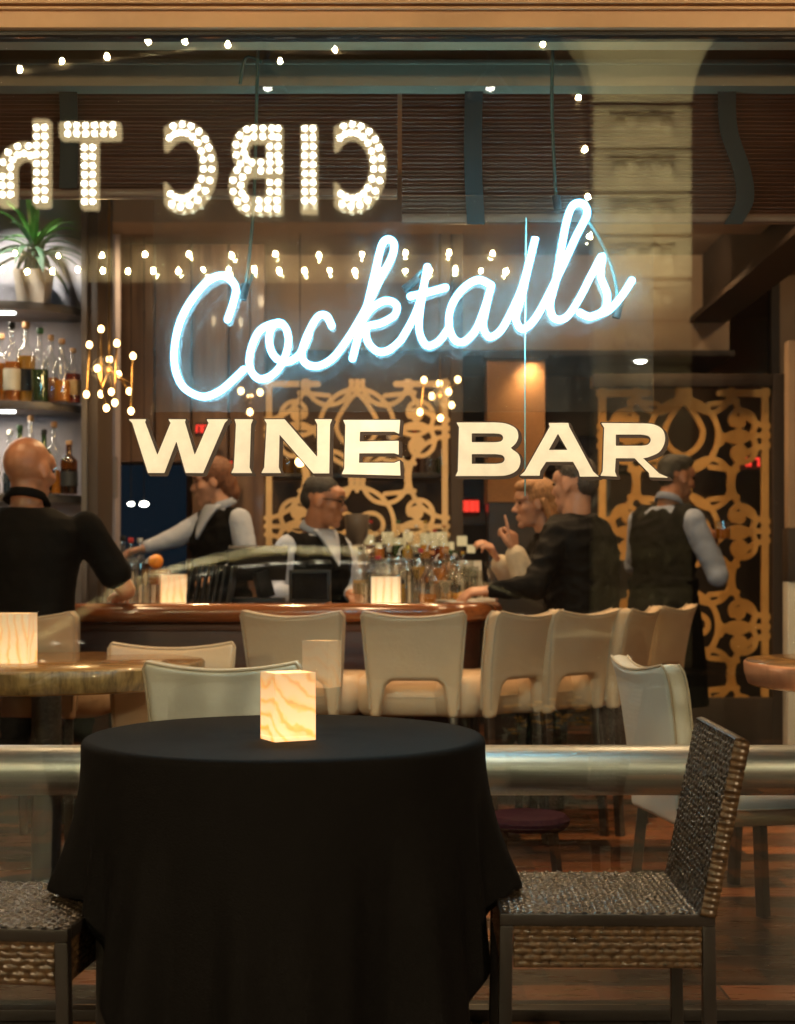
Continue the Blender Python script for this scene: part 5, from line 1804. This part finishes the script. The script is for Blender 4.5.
for s in (1, -1):
    q = MB(); q.tube([(.098, .032 * s + .022 * math.cos(a), .010 + .017 * math.sin(a)) for a in [2 * math.pi * i / 16 for i in range(16)]], .0022, 6, True)
    q.tube([(.097, .054 * s, .014), (.05, .070 * s, .016), (-.005, .078 * s, .012)], .003, 6)
    m.add(q.v, q.f, H)
q = MB(); q.tube([(.098, -.011, .012), (.102, 0, .014), (.098, .011, .012)], .0022, 6); m.add(q.v, q.f, H)
wb('spectacles', m, M['plastic'], t)

# --- auburn haired bartender reaching sideways
yaw = R(222)
P, C_, K_ = (-.90, 7.42, .84), (-.93, 7.41, 1.22), (-.905, 7.40, 1.418)
arms = [((-.815, 7.30, 1.355), (-.755, 7.25, 1.14), (-.90, 7.10, 1.06)), ((-1.01, 7.49, 1.355), (-1.16, 7.44, 1.27), (-1.31, 7.36, 1.215))]
hands = [dict(d=(-1, -.3, -.2), n=(0, 0, 1), side=-1, curl=.4), dict(d=(-1, -.3, -.25), n=(0, 0, 1), side=1, curl=.4)]
legs = [((-.90, 7.50, .82), (-.92, 7.50, .45), (-.90, 7.50, .07)), ((-.88, 7.34, .82), (-.90, 7.33, .45), (-.88, 7.34, .07))]
t, H = person('auburn haired bartender in a blue shirt and dark vest reaching across the bar', P, C_, K_, yaw, ((-.965, 7.40, 1.555), R(190), R(8), .99), arms, legs, 'skin', .95, True, hands)
weyes(H, t, M['hair_red'])
m = MB()
for c, r in (((-.028, 0, .040), (.100, .086, .095)), ((-.075, 0, -.01), (.055, .072, .085)), ((-.095, 0, -.06), (.042, .055, .06)), ((.03, 0, .090), (.065, .068, .040))):
    q = MB(); q.ball(c, r, 16); m.add(q.v, q.f, H)
wsoft('hair', m, M['hair_red'], t, vox=.007, smooth=2, rough=.004)
cloth(t, 'shirt', 'shirt_blue', P, C_, K_, yaw, .008, .95, True, arms=arms)
cloth(t, 'vest', 'vest', P, C_, (K_[0], K_[1], K_[2] - .012), yaw, .026, .95, True, extra=straps(K_, arms, .054))
shirt_front(t, K_, yaw, 'shirt_blue')
cloth(t, 'trousers', 'trousers', legs=legs)
shirt_collar(t, K_, 'shirt_blue', yaw, .060)

# --- bald man seen from behind
yaw = R(80)
P, C_, K_ = (-1.45, 5.56, .72), (-1.46, 5.60, 1.10), (-1.465, 5.62, 1.345)
arms = [((-1.235, 5.63, 1.265), (-1.085, 5.68, 1.02), (-1.14, 5.98, 1.000)), ((-1.70, 5.62, 1.265), (-1.80, 5.70, 1.03), (-1.70, 5.98, 1.000))]
hands = [dict(d=(-.4, 1, 0), n=(0, 0, 1), side=-1, curl=.35), dict(d=(.4, 1, 0), n=(0, 0, 1), side=1, curl=.35)]
legs = [((-1.36, 5.62, .70), (-1.32, 5.90, .60), (-1.32, 5.86, .30)), ((-1.56, 5.62, .70), (-1.58, 5.90, .60), (-1.58, 5.86, .30))]
t, H = person('bald man in a black short sleeved shirt seated with his back to the window', P, C_, K_, yaw, ((-1.462, 5.65, 1.492), R(62), R(6), 1.13), arms, legs, 'skin_tan', 1.2, hands=hands)
weyes(H, t, M['hair_grey'])
cloth(t, 'shirt', 'polo', P, C_, K_, yaw, .012, 1.22, arms=arms, stop=.72)
cloth(t, 'trousers', 'trousers', P, (P[0], P[1] + .01, P[2] + .12), (P[0], P[1] + .02, P[2] + .2), yaw, .012, 1.12, legs=legs)
shirt_collar(t, (K_[0], K_[1], K_[2] + .006), 'polo', yaw, .080)
stool('cream leather bar stool under the bald man in the black shirt', 28, 5.45, -8)

# --- man in the black jacket, hand on the counter
yaw = R(150)
P, C_, K_ = (.86, 6.40, .70), (.82, 6.37, 1.10), (.800, 6.36, 1.335)
arms = [((.700, 6.22, 1.245), (.585, 6.10, 1.030), (.405, 6.19, 1.012)), ((.90, 6.54, 1.255), (.88, 6.78, 1.05), (.62, 6.86, 1.02))]
hands = [dict(d=(-1, .12, -.08), n=(0, -.35, 1), side=1, curl=.42), dict(d=(-1, 0, 0), n=(0, 0, 1), side=1, curl=.4)]
legs = [((.80, 6.32, .70), (.60, 6.30, .58), (.62, 6.30, .26)), ((.88, 6.50, .70), (.68, 6.55, .58), (.70, 6.55, .26))]
t, H = person('man in a black jacket seated at the counter with one hand reaching over it', P, C_, K_, yaw, ((.790, 6.36, 1.475), R(140), R(2), 1.02), arms, legs, 'skin', 1.12, hands=hands)
weyes(H, t, M['hair_grey'])
hair_short(t, H, 'hair_grey', True)
cloth(t, 'jacket', 'jacket', P, C_, (K_[0], K_[1], K_[2] + .01), yaw, .026, 1.14, arms=[tuple(Vector(q) for q in a) for a in arms])
cloth(t, 'trousers', 'trousers', P, (P[0], P[1], P[2] + .12), (P[0], P[1], P[2] + .2), yaw, .012, 1.08, legs=legs)

# --- woman with long copper hair, one finger raised
yaw = R(186)
P, C_, K_ = (.90, 6.98, .70), (.80, 6.96, 1.06), (.735, 6.95, 1.275)
arms = [((.735, 6.80, 1.215), (.610, 6.72, 1.035), (.553, 6.72, 1.185)), ((.72, 7.09, 1.21), (.60, 7.15, 1.02), (.50, 7.02, 1.14))]
hands = [dict(d=(-.12, .02, 1), n=(.75, -.6, .1), side=-1, curl=.5, point=True), dict(d=(-.5, -.2, 1), n=(1, 0, .3), side=1, curl=.6)]
legs = [((.86, 6.90, .70), (.64, 6.88, .58), (.66, 6.88, .26)), ((.86, 7.06, .70), (.64, 7.06, .58), (.66, 7.06, .26))]
t, H = person('woman with long copper blond hair talking with one finger raised', P, C_, K_, yaw, ((.668, 6.94, 1.420), R(188), R(4), .98), arms, legs, 'skin', .92, True, hands, vox=.0065)
weyes(H, t, M['hair_blond'])
m = MB()
for c, r in (((-.030, 0, .042), (.098, .085, .092)), ((-.070, 0, -.02), (.055, .074, .09)), ((.028, 0, .092), (.066, .066, .036))):
    q = MB(); q.ball(c, r, 16); m.add(q.v, q.f, H)
for a in range(15):
    y = -.078 + .156 * a / 14
    q = MB(); q.tube(spline([(-.02 - .07 * (1 - (y / .08) ** 2), y, .02), (-.055 - .04 * (1 - (y / .08) ** 2), y * 1.15, -.08), (-.05 - .05 * (1 - (y / .08) ** 2), y * 1.3, -.17), (-.03, y * 1.35, -.24)], 5), [.015] * 10 + [.014, .013, .012, .010, .007, .004], 8)
    m.add(q.v, q.f, H)
wsoft('hair', m, M['hair_blond'], t, vox=.006, smooth=1, rough=.003)
cloth(t, 'top', 'jacket', P, C_, K_, yaw, .010, .94, True, arms=arms)
m = MB()
for s, e, w in arms:
    e, w = Vector(e), Vector(w)
    m.cap(e.lerp(w, .22), e.lerp(w, .88), .063, .053, 12)
wsoft('cuffs', m, M['cuff'], t, vox=.009, smooth=3)
cloth(t, 'trousers', 'trousers', P, (P[0], P[1], P[2] + .12), (P[0], P[1], P[2] + .2), yaw, .012, .95, True, legs=legs)

# --- server walking away with a drink
yaw = R(38)
P, C_, K_ = (1.385, 7.42, .88), (1.39, 7.41, 1.23), (1.415, 7.41, 1.432)
arms = [((1.50, 7.24, 1.350), (1.625, 7.22, 1.075), (1.655, 7.42, 1.205)), ((1.29, 7.56, 1.36), (1.30, 7.78, 1.13), (1.48, 7.88, 1.10))]
hands = [dict(d=(.05, .25, 1), n=(.8, -.5, .1), side=-1, curl=.75), dict(d=(1, .2, 0), n=(0, 0, 1), side=-1, curl=.5)]
legs = [((1.42, 7.34, .86), (1.44, 7.36, .48), (1.42, 7.30, .07)), ((1.35, 7.50, .86), (1.38, 7.55, .48), (1.40, 7.56, .07))]
t, H = person('server in a blue grey shirt and black vest carrying a short drink', P, C_, K_, yaw, ((1.458, 7.43, 1.575), R(24), R(6), 1.0), arms, legs, 'skin_deep', 1.0, hands=hands)
weyes(H, t, M['hair_black'])
hair_short(t, H, 'hair_black', True)
cloth(t, 'shirt', 'shirt_deep', P, C_, K_, yaw, .010, 1.0, arms=arms)
cloth(t, 'vest', 'vest', P, C_, (K_[0], K_[1], K_[2] - .02), yaw, .026, 1.0, extra=straps(K_, arms, .062))
cloth(t, 'trousers', 'trousers', P, (P[0], P[1], P[2] + .12), (P[0], P[1], P[2] + .2), yaw, .018, 1.04, legs=legs)
m = MB()
q = Vector(P); f = Vector((math.cos(yaw), math.sin(yaw), 0))
m.tube([(q.x, q.y, .40), (q.x, q.y, .60), (q.x, q.y, .88), (q.x, q.y, .95)], [.235, .225, .195, .17], 24)
wb('apron', m, M['trousers'], t)
shirt_collar(t, K_, 'shirt_deep', yaw)
tumbler('short tumbler of amber whisky held up by the server', (1.685, 7.37, 1.255), .10, .038, 'amber', .5, nm='whisky_glass')

# ================================================================== STREET (seen mirrored in the pane)
VY = lambda yr: 2 * GLASS_Y - yr          # where the mirror image of a thing at yr appears to stand


def MW(px, py, yr):
    p_ = W(px, py, VY(yr))
    return Vector((p_.x, yr, p_.z))


fac = thing('theatre_facade', 'dark stone theatre front across the street with a pale pilaster', 'building', (0, -9, 0))
wb('wall', MB().bb(-14, 14, -10, -9.0, 0, 13), M['brickdark'], fac)
pa_ = MW(592, 0, -8.8).x; pb_ = MW(690, 0, -8.8).x
m = MB()
z = 0.02
while z < 6.1:
    m.bb(pa_, pb_, -8.998, -8.70, z, z + .44); m.bb(pa_ + .04, pb_ - .04, -8.998, -8.745, z + .442, z + .478)
    m.bb(pa_ + .18, pb_ - .18, -8.699, -8.665, z + .10, z + .34)
    for q_ in range(5):
        m.ball((pa_ + .28 + (pb_ - pa_ - .56) * q_ / 4, -8.665, z + .22 + .04 * (q_ % 2)), (.085, .045, .085), 8)
    z += .48
wb('pilaster', m, M['stone'], fac, bevel=.02)
m = MB()
vs, fs = [], []
for i in range(9):
    s = i / 8; w = (pb_ - pa_) / 2 * (1 + .75 * s * s); zz = z + .9 * s; cx = (pa_ + pb_) / 2
    vs += [(cx - w, -8.998, zz), (cx + w, -8.998, zz), (cx + w, -8.68 + .35 * s * s, zz), (cx - w, -8.68 + .35 * s * s, zz)]
for i in range(8):
    for j in range(4):
        fs.append((4 * i + j, 4 * i + (j + 1) % 4, 4 * i + 4 + (j + 1) % 4, 4 * i + 4 + j))
fs.append((32, 33, 34, 35))
wb('capital', m.add(vs, fs), M['stone'], fac)
for i in range(5):
    x = -12 + i * 3.2
    wb('window', MB().bb(x, x + 1.5, -8.999, -8.96, 7.6, 9.6), M['screen'], fac)

mq = thing('theatre_marquee', 'theatre marquee with bulb lit letters spelling CIBC Th over a bulb trimmed canopy', 'marquee', (-1.5, -8, 4))
YR = -8.0
kk = VY(YR) / F


def ell(cx, cy, rx, ry, a0, a1, n=17):
    return [(cx + rx * math.cos(R(a0 + (a1 - a0) * i / n)), cy + ry * math.sin(R(a0 + (a1 - a0) * i / n))) for i in range(n + 1)]


ML = [([ell(352, 166, 26, 37, -140, 140)], (334, 400, 0, 999)),                             # c, mirrored in the pane: opens the other way
      ([[(309, 120), (309, 218)]], (0, 999, 125, 212)),
      ([[(290, 133), (252, 133)] + ell(252, 150, 12, 17, -90, -270, 12) + [(290, 167)], [(290, 167), (250, 167)] + ell(250, 186, 13, 19, -90, -270, 12) + [(290, 205)], [(274, 120), (274, 218)]], (0, 282.5, 125, 213)),
      ([ell(182, 166, 26, 37, -140, 140)], (164, 300, 0, 999)),
      ([[(50, 130), (130, 130)], [(89, 130), (89, 220)]], (59, 120, 0, 208)),
      ([[(41, 110), (41, 215)], [(41, 165)] + ell(24, 168, 17, 18, 0, -180, 12) + [(7, 215)]], (-30, 999, 119, 206))]
for L_, CL in ML:
    ln = [[((x - HX) * kk, EYE - (y - HY) * kk) for x, y in s] for s in L_]
    al = [p_ for s in ln for p_ in s]
    hw = .088
    xs, zs, X, Z = grid(min(p_[0] for p_ in al) - hw - .02, max(p_[0] for p_ in al) + hw + .02, min(p_[1] for p_ in al) - hw - .02, max(p_[1] for p_ in al) + hw + .02, .022)
    S = sd_lines(X, Z, ln) - hw
    tz_ = lambda y: EYE - (y - HY) * kk
    tx_ = lambda x: (x - HX) * kk
    S = np.maximum(S, np.maximum(np.maximum(tx_(CL[0]) - X, X - tx_(CL[1])), np.maximum(tz_(CL[3]) - Z, Z - tz_(CL[2]))))
    inside = lambda c: tx_(CL[0]) + .03 < c[0] < tx_(CL[1]) - .03 and tz_(CL[3]) + .03 < c[1] < tz_(CL[2]) - .03
    pm = plate(S, xs, zs, YR - .12, YR)
    lt = wb('letter', pm, M['marquee_face'], mq, smooth=False)
    m = MB()
    done = []
    for s in ln:
        L0 = 0
        for (ax, az), (bx, bz) in zip(s[:-1], s[1:]):
            d = math.hypot(bx - ax, bz - az)
            if d < 1e-6:
                continue
            nx_, nz_ = -(bz - az) / d, (bx - ax) / d
            q = 0
            while q < d:
                for o_ in (-.043, .043):
                    c = (ax + (bx - ax) * q / d + nx_ * o_, az + (bz - az) * q / d + nz_ * o_)
                    if inside(c) and all(math.hypot(c[0] - e[0], c[1] - e[1]) > .062 for e in done):
                        done.append(c); m.ball((c[0], YR + .02, c[1]), .026, 8)
                q += .095
    wb('bulb', m, M['marquee_bulb'], lt)['kind'] = 'stuff'
zt_ = MW(0, 246, -7.4).z; zb2 = MW(0, 282, -7.4).z
wb('canopy', MB().bb(-11.5, MW(528, 0, -7.4).x, -8.99, -7.45, zb2, zt_ + .1), M['brickdark'], mq)
m = MB()
def drop(m, c, r):
    q = random.uniform(.85, 1.15) * r
    m.lathe([(0, -q), (q * .7, -q * .7), (q, 0), (q * .8, q * .7), (q * .35, q * 1.7), (0, q * 2.1)], c, 8)


for px in [15 + 43.4 * i for i in range(-12, 12)]:
    drop(m, MW(px, 255 + random.uniform(-2, 2), -7.4), .012)
for px in [2 + 25.2 * i for i in range(-22, 21)]:
    drop(m, MW(px, 271 + random.uniform(-1.5, 1.5), -7.4), .012)
for px, py in ((20, 70), (62, 62), (107, 57), (148, 42), (185, 42), (228, 45), (280, 62), (335, 50), (543, 45), (578, 98), (585, 150), (588, 197), (590, 237)):
    drop(m, MW(px, py, -7.9), .016)
wb('border_bulb', m, M['border_bulb'], mq)['kind'] = 'stuff'
m = MB()
for a, b in (((20, 70), (228, 45)), ((228, 45), (335, 50)), ((335, 50), (543, 45)), ((543, 45), (578, 98)), ((578, 98), (590, 240))):
    m.tube([MW(*a, -7.9) + Vector((0, -.06, 0)), MW(*b, -7.9) + Vector((0, -.06, 0))], .03, 6)
wb('arched_rim', m, M['brickdark'], mq)

# parked black saloon
car = thing('parked_car', 'glossy black saloon car parked at the kerb outside the window', 'car', (-.04, -3.2, -.22))
prof = [(-3.55, .30), (-3.55, .62), (-3.42, .74), (-2.9, .84), (-2.3, .92), (1.3, .98), (1.75, .92), (1.82, .62), (1.75, .30)]
xs, zs, X, Z = grid(-3.7, 1.95, .2, 1.2, .035)
S = sd_poly(X, Z, prof)
for cx in (-2.75, .85):
    S = np.maximum(S, -(np.hypot(X - cx, Z - .32) - .37))
q = pillow(S, xs, zs, .88, .22)
build('body', MB().add([(x + .9 - .9, y, z) for x, y, z in q.v], q.f), M['car_paint'], car, ang=180)
roof = [(p_.x, p_.y) for p_ in spline([(-2.35, .88, 0), (-1.75, 1.22, 0), (-1.0, 1.42, 0), (0, 1.43, 0), (.7, 1.28, 0), (1.3, .95, 0)], 6)]
xs, zs, X, Z = grid(-2.5, 1.5, .8, 1.5, .03)
S = sd_poly(X, Z, roof + [(1.3, .85), (-2.35, .84)])
build('cabin', pillow(S, xs, zs, .72, .20), M['car_glass'], car, ang=180)
m = MB()
edge = [(p_.x, p_.y) for p_ in spline([(-4.1, .74, 0), (-3.2, .76, 0), (-2.65, .80, 0), (-2.35, .90, 0), (-1.75, 1.24, 0), (-1.0, 1.44, 0), (-.5, 1.455, 0), (-.1, 1.45, 0)], 9)]
for s in (-1, 1):
    nE = len(edge); vs, fs = [], []
    for i, (x, z) in enumerate(edge):
        a_, b_ = edge[max(0, i - 1)], edge[min(nE - 1, i + 1)]
        ph = math.atan2(b_[1] - a_[1], b_[0] - a_[0])
        Nz = Vector((-math.sin(ph), 0, math.cos(ph)))
        tl = R(18.5) + R(7.5) * min(1., max(0., ph) / R(36)) + R(2.0) * math.sin(i * 2.3)      # outward lean, shaped so the trim throws marquee light into the pane
        c_ = Vector((x, s * .47, z + .03))
        for q in range(5):
            vs.append(tuple(c_))
            tq = tl + R(7) * (q / 4 - .5)
            c_ = c_ + (Vector((0, s * math.cos(tq), 0)) - Nz * math.sin(tq)) * .042
    for i in range(nE - 1):
        for q in range(4):
            a = i * 5 + q
            f = (a, a + 5, a + 6, a + 1)
            fs.append(f if s > 0 else tuple(reversed(f)))
    vs += [(x, y, z - .02) for x, y, z in vs]
    fs += [tuple(reversed([k_ + nE * 5 for k_ in f])) for f in fs]
    m.add(vs, fs)
build('roof_trim', m, M['chrome_trim'], car)
for cx in (-2.75, .85):
    for s in (-1, 1):
        Mx = Matrix.Translation((cx, s * .76, .32)) @ Matrix.Rotation(R(90), 4, 'X')
        w_ = build('wheel', MB().lathe([(.20, -.10), (.30, -.11), (.33, -.08), (.33, .08), (.30, .11), (.20, .10)], (0, 0, 0), 28, None), M['rubber'], car)
        w_.matrix_local = Mx
        r_ = build('rim', MB().lathe([(0, -.085), (.19, -.09), (.199, -.06), (.199, .06), (.19, .09), (0, .085)], (0, 0, 0), 28), M['steel'], w_)

# planters with yellow flowers on the pavement
for i, x in enumerate((.62, -2.0)):
    t = thing('flower_planter', ('black planter of yellow flowers beside the bistro tables on the pavement', 'black planter of yellow flowers further along the pavement')[i], 'planter', (x, 1.05 if i == 0 else 1.6, 0), 0, 'planters on the pavement')
    build('box', MB().bb(-.16, .16, -.14, .14, 0, .34), M['black_metal'], t, bevel=.01)
    m = MB(); m2 = MB(); rs = random.Random(4 + i)
    for _ in range(120):
        c = Vector((rs.uniform(-.19, .19), rs.uniform(-.16, .16), .36 + rs.uniform(0, .16)))
        d = Vector((rs.uniform(-1, 1), rs.uniform(-1, 1), rs.uniform(-.2, .8))).normalized() * .03
        s = d.cross(Vector((0, 0, 1))).normalized() * .014
        m.add([c - d, c + s, c + d, c - s], [(0, 1, 2, 3)])
    for _ in range(46):
        c = Vector((rs.uniform(-.18, .18), rs.uniform(-.15, .15), .42 + rs.uniform(0, .14)))
        m2.lathe([(0, 0), (.016, .004), (.020, .010), (.008, .012), (0, .013)], c, 8)
    build('foliage', m, M['leaf_dark'], t); build('flowers', m2, M['flower'], t)


# street lamps added out of view to light the shopfront and pavement
def lamp_post(label, x, y, hgt, watts, col):
    t = thing('added_street_lamp', label, 'street lamp', (x, y, 0), 0, 'added street lamps along the kerb')
    build('post', MB().lathe([(.09, 0), (.09, .4), (.05, .5), (.04, hgt - .3), (.04, hgt)], n=16), M['black_metal'], t)
    build('arm', MB().tube(spline([(0, 0, hgt - .02), (0, .25, hgt + .12), (0, .55, hgt + .10), (0, .7, hgt)], 6), .025, 10), M['black_metal'], t)
    build('globe', MB().ball((0, .7, hgt - .16), .13, 16), emat('lamp_globe_%d' % int(x * 10), col, 40.), t)
    build('cap', MB().lathe([(.15, hgt - .03), (.08, hgt + .01), (0, hgt + .02)], (0, .7, 0), 16), M['black_metal'], t)
    li = bpy.data.lights.new('added_street_light', 'POINT'); li.energy = watts; li.color = col; li.shadow_soft_size = .13
    o = bpy.data.objects.new('added_street_light', li); COL.objects.link(o); o.parent = t; o.location = (0, .7, hgt - .34)
    return t


lamp_post('added tall street lamp with a warm globe beside the flower planter', 2.9, -1.0, 2.75, 320, (1., .70, .40))
lamp_post('added tall street lamp with a warm globe near the front of the parked car', -3.4, -1.0, 2.75, 320, (1., .70, .40))


# ================================================================== LIGHTS of the place, and added ones
def spot(name, loc, to, watts, col, deg, blend=.6, r=.05):
    li = bpy.data.lights.new(name, 'SPOT'); li.energy = watts; li.color = col; li.spot_size = R(deg); li.spot_blend = blend; li.shadow_soft_size = r
    o = bpy.data.objects.new(name, li); COL.objects.link(o)
    o.location = loc
    o.rotation_euler = (Vector(to) - Vector(loc)).to_track_quat('-Z', 'Y').to_euler()
    return o


WARM = (1., .62, .32)
LSC = 2.35
can0 = None
for i, (x, y, w) in enumerate(((-1.5, 5.0, 34), (-.1, 4.75, 46), (1.1, 5.2, 46), (-.6, 6.6, 46), (.45, 6.9, 50), (1.5, 6.5, 34), (-1.2, 7.6, 40), (.0, 7.9, 40), (1.5, 7.9, 40), (2.5, 5.2, 28))):
    if can0 is None:
        can0 = thing('ceiling_can', 'x', 'downlight', (x, y, 3.099), 0, 'can lights in the ceiling')
        build('lens', MB().lathe([(0, -.03), (.05, -.03), (.05, -.004), (0, -.004)], n=20), M['down'], can0)
        build('can', MB().lathe([(.052, -.05), (.07, -.048), (.07, -.001), (.052, -.001)], n=20), M['steel'], can0)
        c = can0
    else:
        c = dup(can0, (x, y, 3.099))
    c['label'] = 'added round can light in the brown ceiling washing the back walls'
    spot('can_beam', (x, y, 3.04), (x, y, 0), w * LSC, WARM, 125, .8)
for px in (525, 637, 420, 330):
    x = W(px, 0, 9.25).x
    spot('soffit_beam', (x, 9.12 if px != 525 else 8.72, 2.43), (x, 8.85, 1.4), 34 if px != 525 else 16, (1., .70, .40), 95, .7, .04)
for x, y, to in ((-.75, 8.0, (-.75, 9.0, 2.75)), (.55, 8.0, (.6, 9.0, 2.75)), (1.6, 8.0, (1.7, 9.0, 2.75)), (2.55, 8.1, (2.75, 9.6, 2.1)), (-1.2, 7.6, (-1.3, 8.7, 2.2))):  # cans and spots added to brighten the soffit and back walls
    c = dup(can0, (x, y, 3.099)); c['label'] = 'added round can light in the brown ceiling washing the back walls'
    spot('added_wall_wash', (x, y, 3.03), to, 17, (1., .70, .42), 110, .8)
for x in (-.42, .30):  # lamps added out of view to brighten the window lettering
    t = thing('added_sign_lamp', 'added black gooseneck lamp over the %s of the window lettering' % ('first word' if x < 0 else 'second word'), 'lamp', (x, 3.43, 2.80), 0, 'added gooseneck lamps over the window')
    build('arm', MB().tube(spline([(0, .03, 0), (0, -.4, .08), (0, -.9, .06), (0, -1.03, -.10)], 6), .012, 8), M['black_metal'], t)
    build('shade', MB().lathe([(.02, .03), (.03, .02), (.075, -.045), (.073, -.045), (.028, .015), (.02, .025)], (0, -1.03, -.12), 20), M['black_metal'], t)
    build('bulb', MB().ball((0, -1.03, -.132), .018, 12), M['down'], t)
    spot('added_sign_beam', (x, 2.40, 2.62), (x, 3.49, 1.52), 85, (1., .84, .60), 40, .6, .03)
# LED strips under the shelves
for key in ('top', 'mid'):
    li = bpy.data.lights.new('shelf_strip', 'AREA'); li.shape = 'RECTANGLE'; li.size = 1.1; li.size_y = .02; li.energy = 12; li.color = (1., .84, .66)
    o = bpy.data.objects.new('shelf_strip', li); COL.objects.link(o); o.location = (xr - .85, SY + .027, SZ[key] - .052)
li = bpy.data.lights.new('added_plant_spot', 'SPOT'); li.energy = 110; li.spot_size = R(70); li.color = (1., .95, .86); li.shadow_soft_size = .05  # added spot with no fixture, brightens the plant
o = bpy.data.objects.new('added_plant_spot', li); COL.objects.link(o); o.location = (xr - .45, SY - .25, 3.05)
o.rotation_euler = (Vector((xr - .35, SY + .06, 2.4)) - o.location).to_track_quat('-Z', 'Y').to_euler()
# chandelier glow, candle glow
for nm, loc, w, c in (('chandelier_glow', (W(109, 0, 6.45).x, 6.35, W(0, 372, 6.45).z), 7, (1., .62, .28)), ('chandelier_glow', (W(440, 0, 7.7).x, 7.62, W(0, 396, 7.7).z), 6, (1., .62, .28))):
    li = bpy.data.lights.new(nm, 'POINT'); li.energy = w; li.color = c; li.shadow_soft_size = .06
    o = bpy.data.objects.new(nm, li); COL.objects.link(o); o.location = loc
for nm, a in (('candle_glow', (288, 700, 2.86, .86)), ('candle_glow', (14, 0, 4.72, .88)), ('candle_glow', (386, 0, 6.18, BT + .08)), ('candle_glow', (174, 0, 6.28, BT + .08))):
    li = bpy.data.lights.new(nm, 'POINT'); li.energy = .35; li.color = (1., .55, .2); li.shadow_soft_size = .02
    o = bpy.data.objects.new(nm, li); COL.objects.link(o); o.location = (W(a[0], 0, a[2]).x, a[2], a[3])
# added spot without a fixture, brightening the pale pilaster across the street, bulbs of the marquee
spot('pilaster_fill', ((pa_ + pb_) / 2, -6.2, 2.6), ((pa_ + pb_) / 2, -8.75, 5.7), 1500, (1., .86, .55), 50, .9, .1)
# ================================================================== SKY, CAMERA, RENDER
world = bpy.data.worlds.new('World'); scene.world = world
world.use_nodes = True
nt = world.node_tree; nt.nodes.clear()
sk = nt.nodes.new('ShaderNodeTexSky'); sk.sky_type = 'NISHITA'; sk.sun_disc = False
sk.sun_elevation = R(-6); sk.sun_rotation = R(200)
bg = nt.nodes.new('ShaderNodeBackground'); bg.inputs['Strength'].default_value = .015
ow = nt.nodes.new('ShaderNodeOutputWorld')
nt.links.new(sk.outputs[0], bg.inputs[0]); nt.links.new(bg.outputs[0], ow.inputs[0])

cd = bpy.data.cameras.new('camera'); cam = bpy.data.objects.new('camera', cd); COL.objects.link(cam)
cam.location = (0, 0, EYE); cam.rotation_euler = (R(90), 0, 0)
cd.lens = 50; cd.sensor_width = 36
cd.shift_x = 0.0; cd.shift_y = (HY - 512) / 1024
cd.clip_start = .05; cd.clip_end = 200
cd.dof.use_dof = True; cd.dof.focus_distance = 3.45; cd.dof.aperture_fstop = 3.8; cd.dof.aperture_blades = 0
scene.camera = cam
scene.render.engine = 'CYCLES'
cy = scene.cycles
cy.use_denoising = True
cy.max_bounces = 10; cy.diffuse_bounces = 4; cy.glossy_bounces = 6; cy.transmission_bounces = 8; cy.transparent_max_bounces = 32
cy.caustics_reflective = False; cy.caustics_refractive = False
cy.sample_clamp_indirect = 14.
cy.blur_glossy = .5
vs_ = scene.view_settings
vs_.view_transform = 'Standard'; vs_.look = 'None'; vs_.exposure = 0.; vs_.gamma = 1.; vs_.use_curve_mapping = False
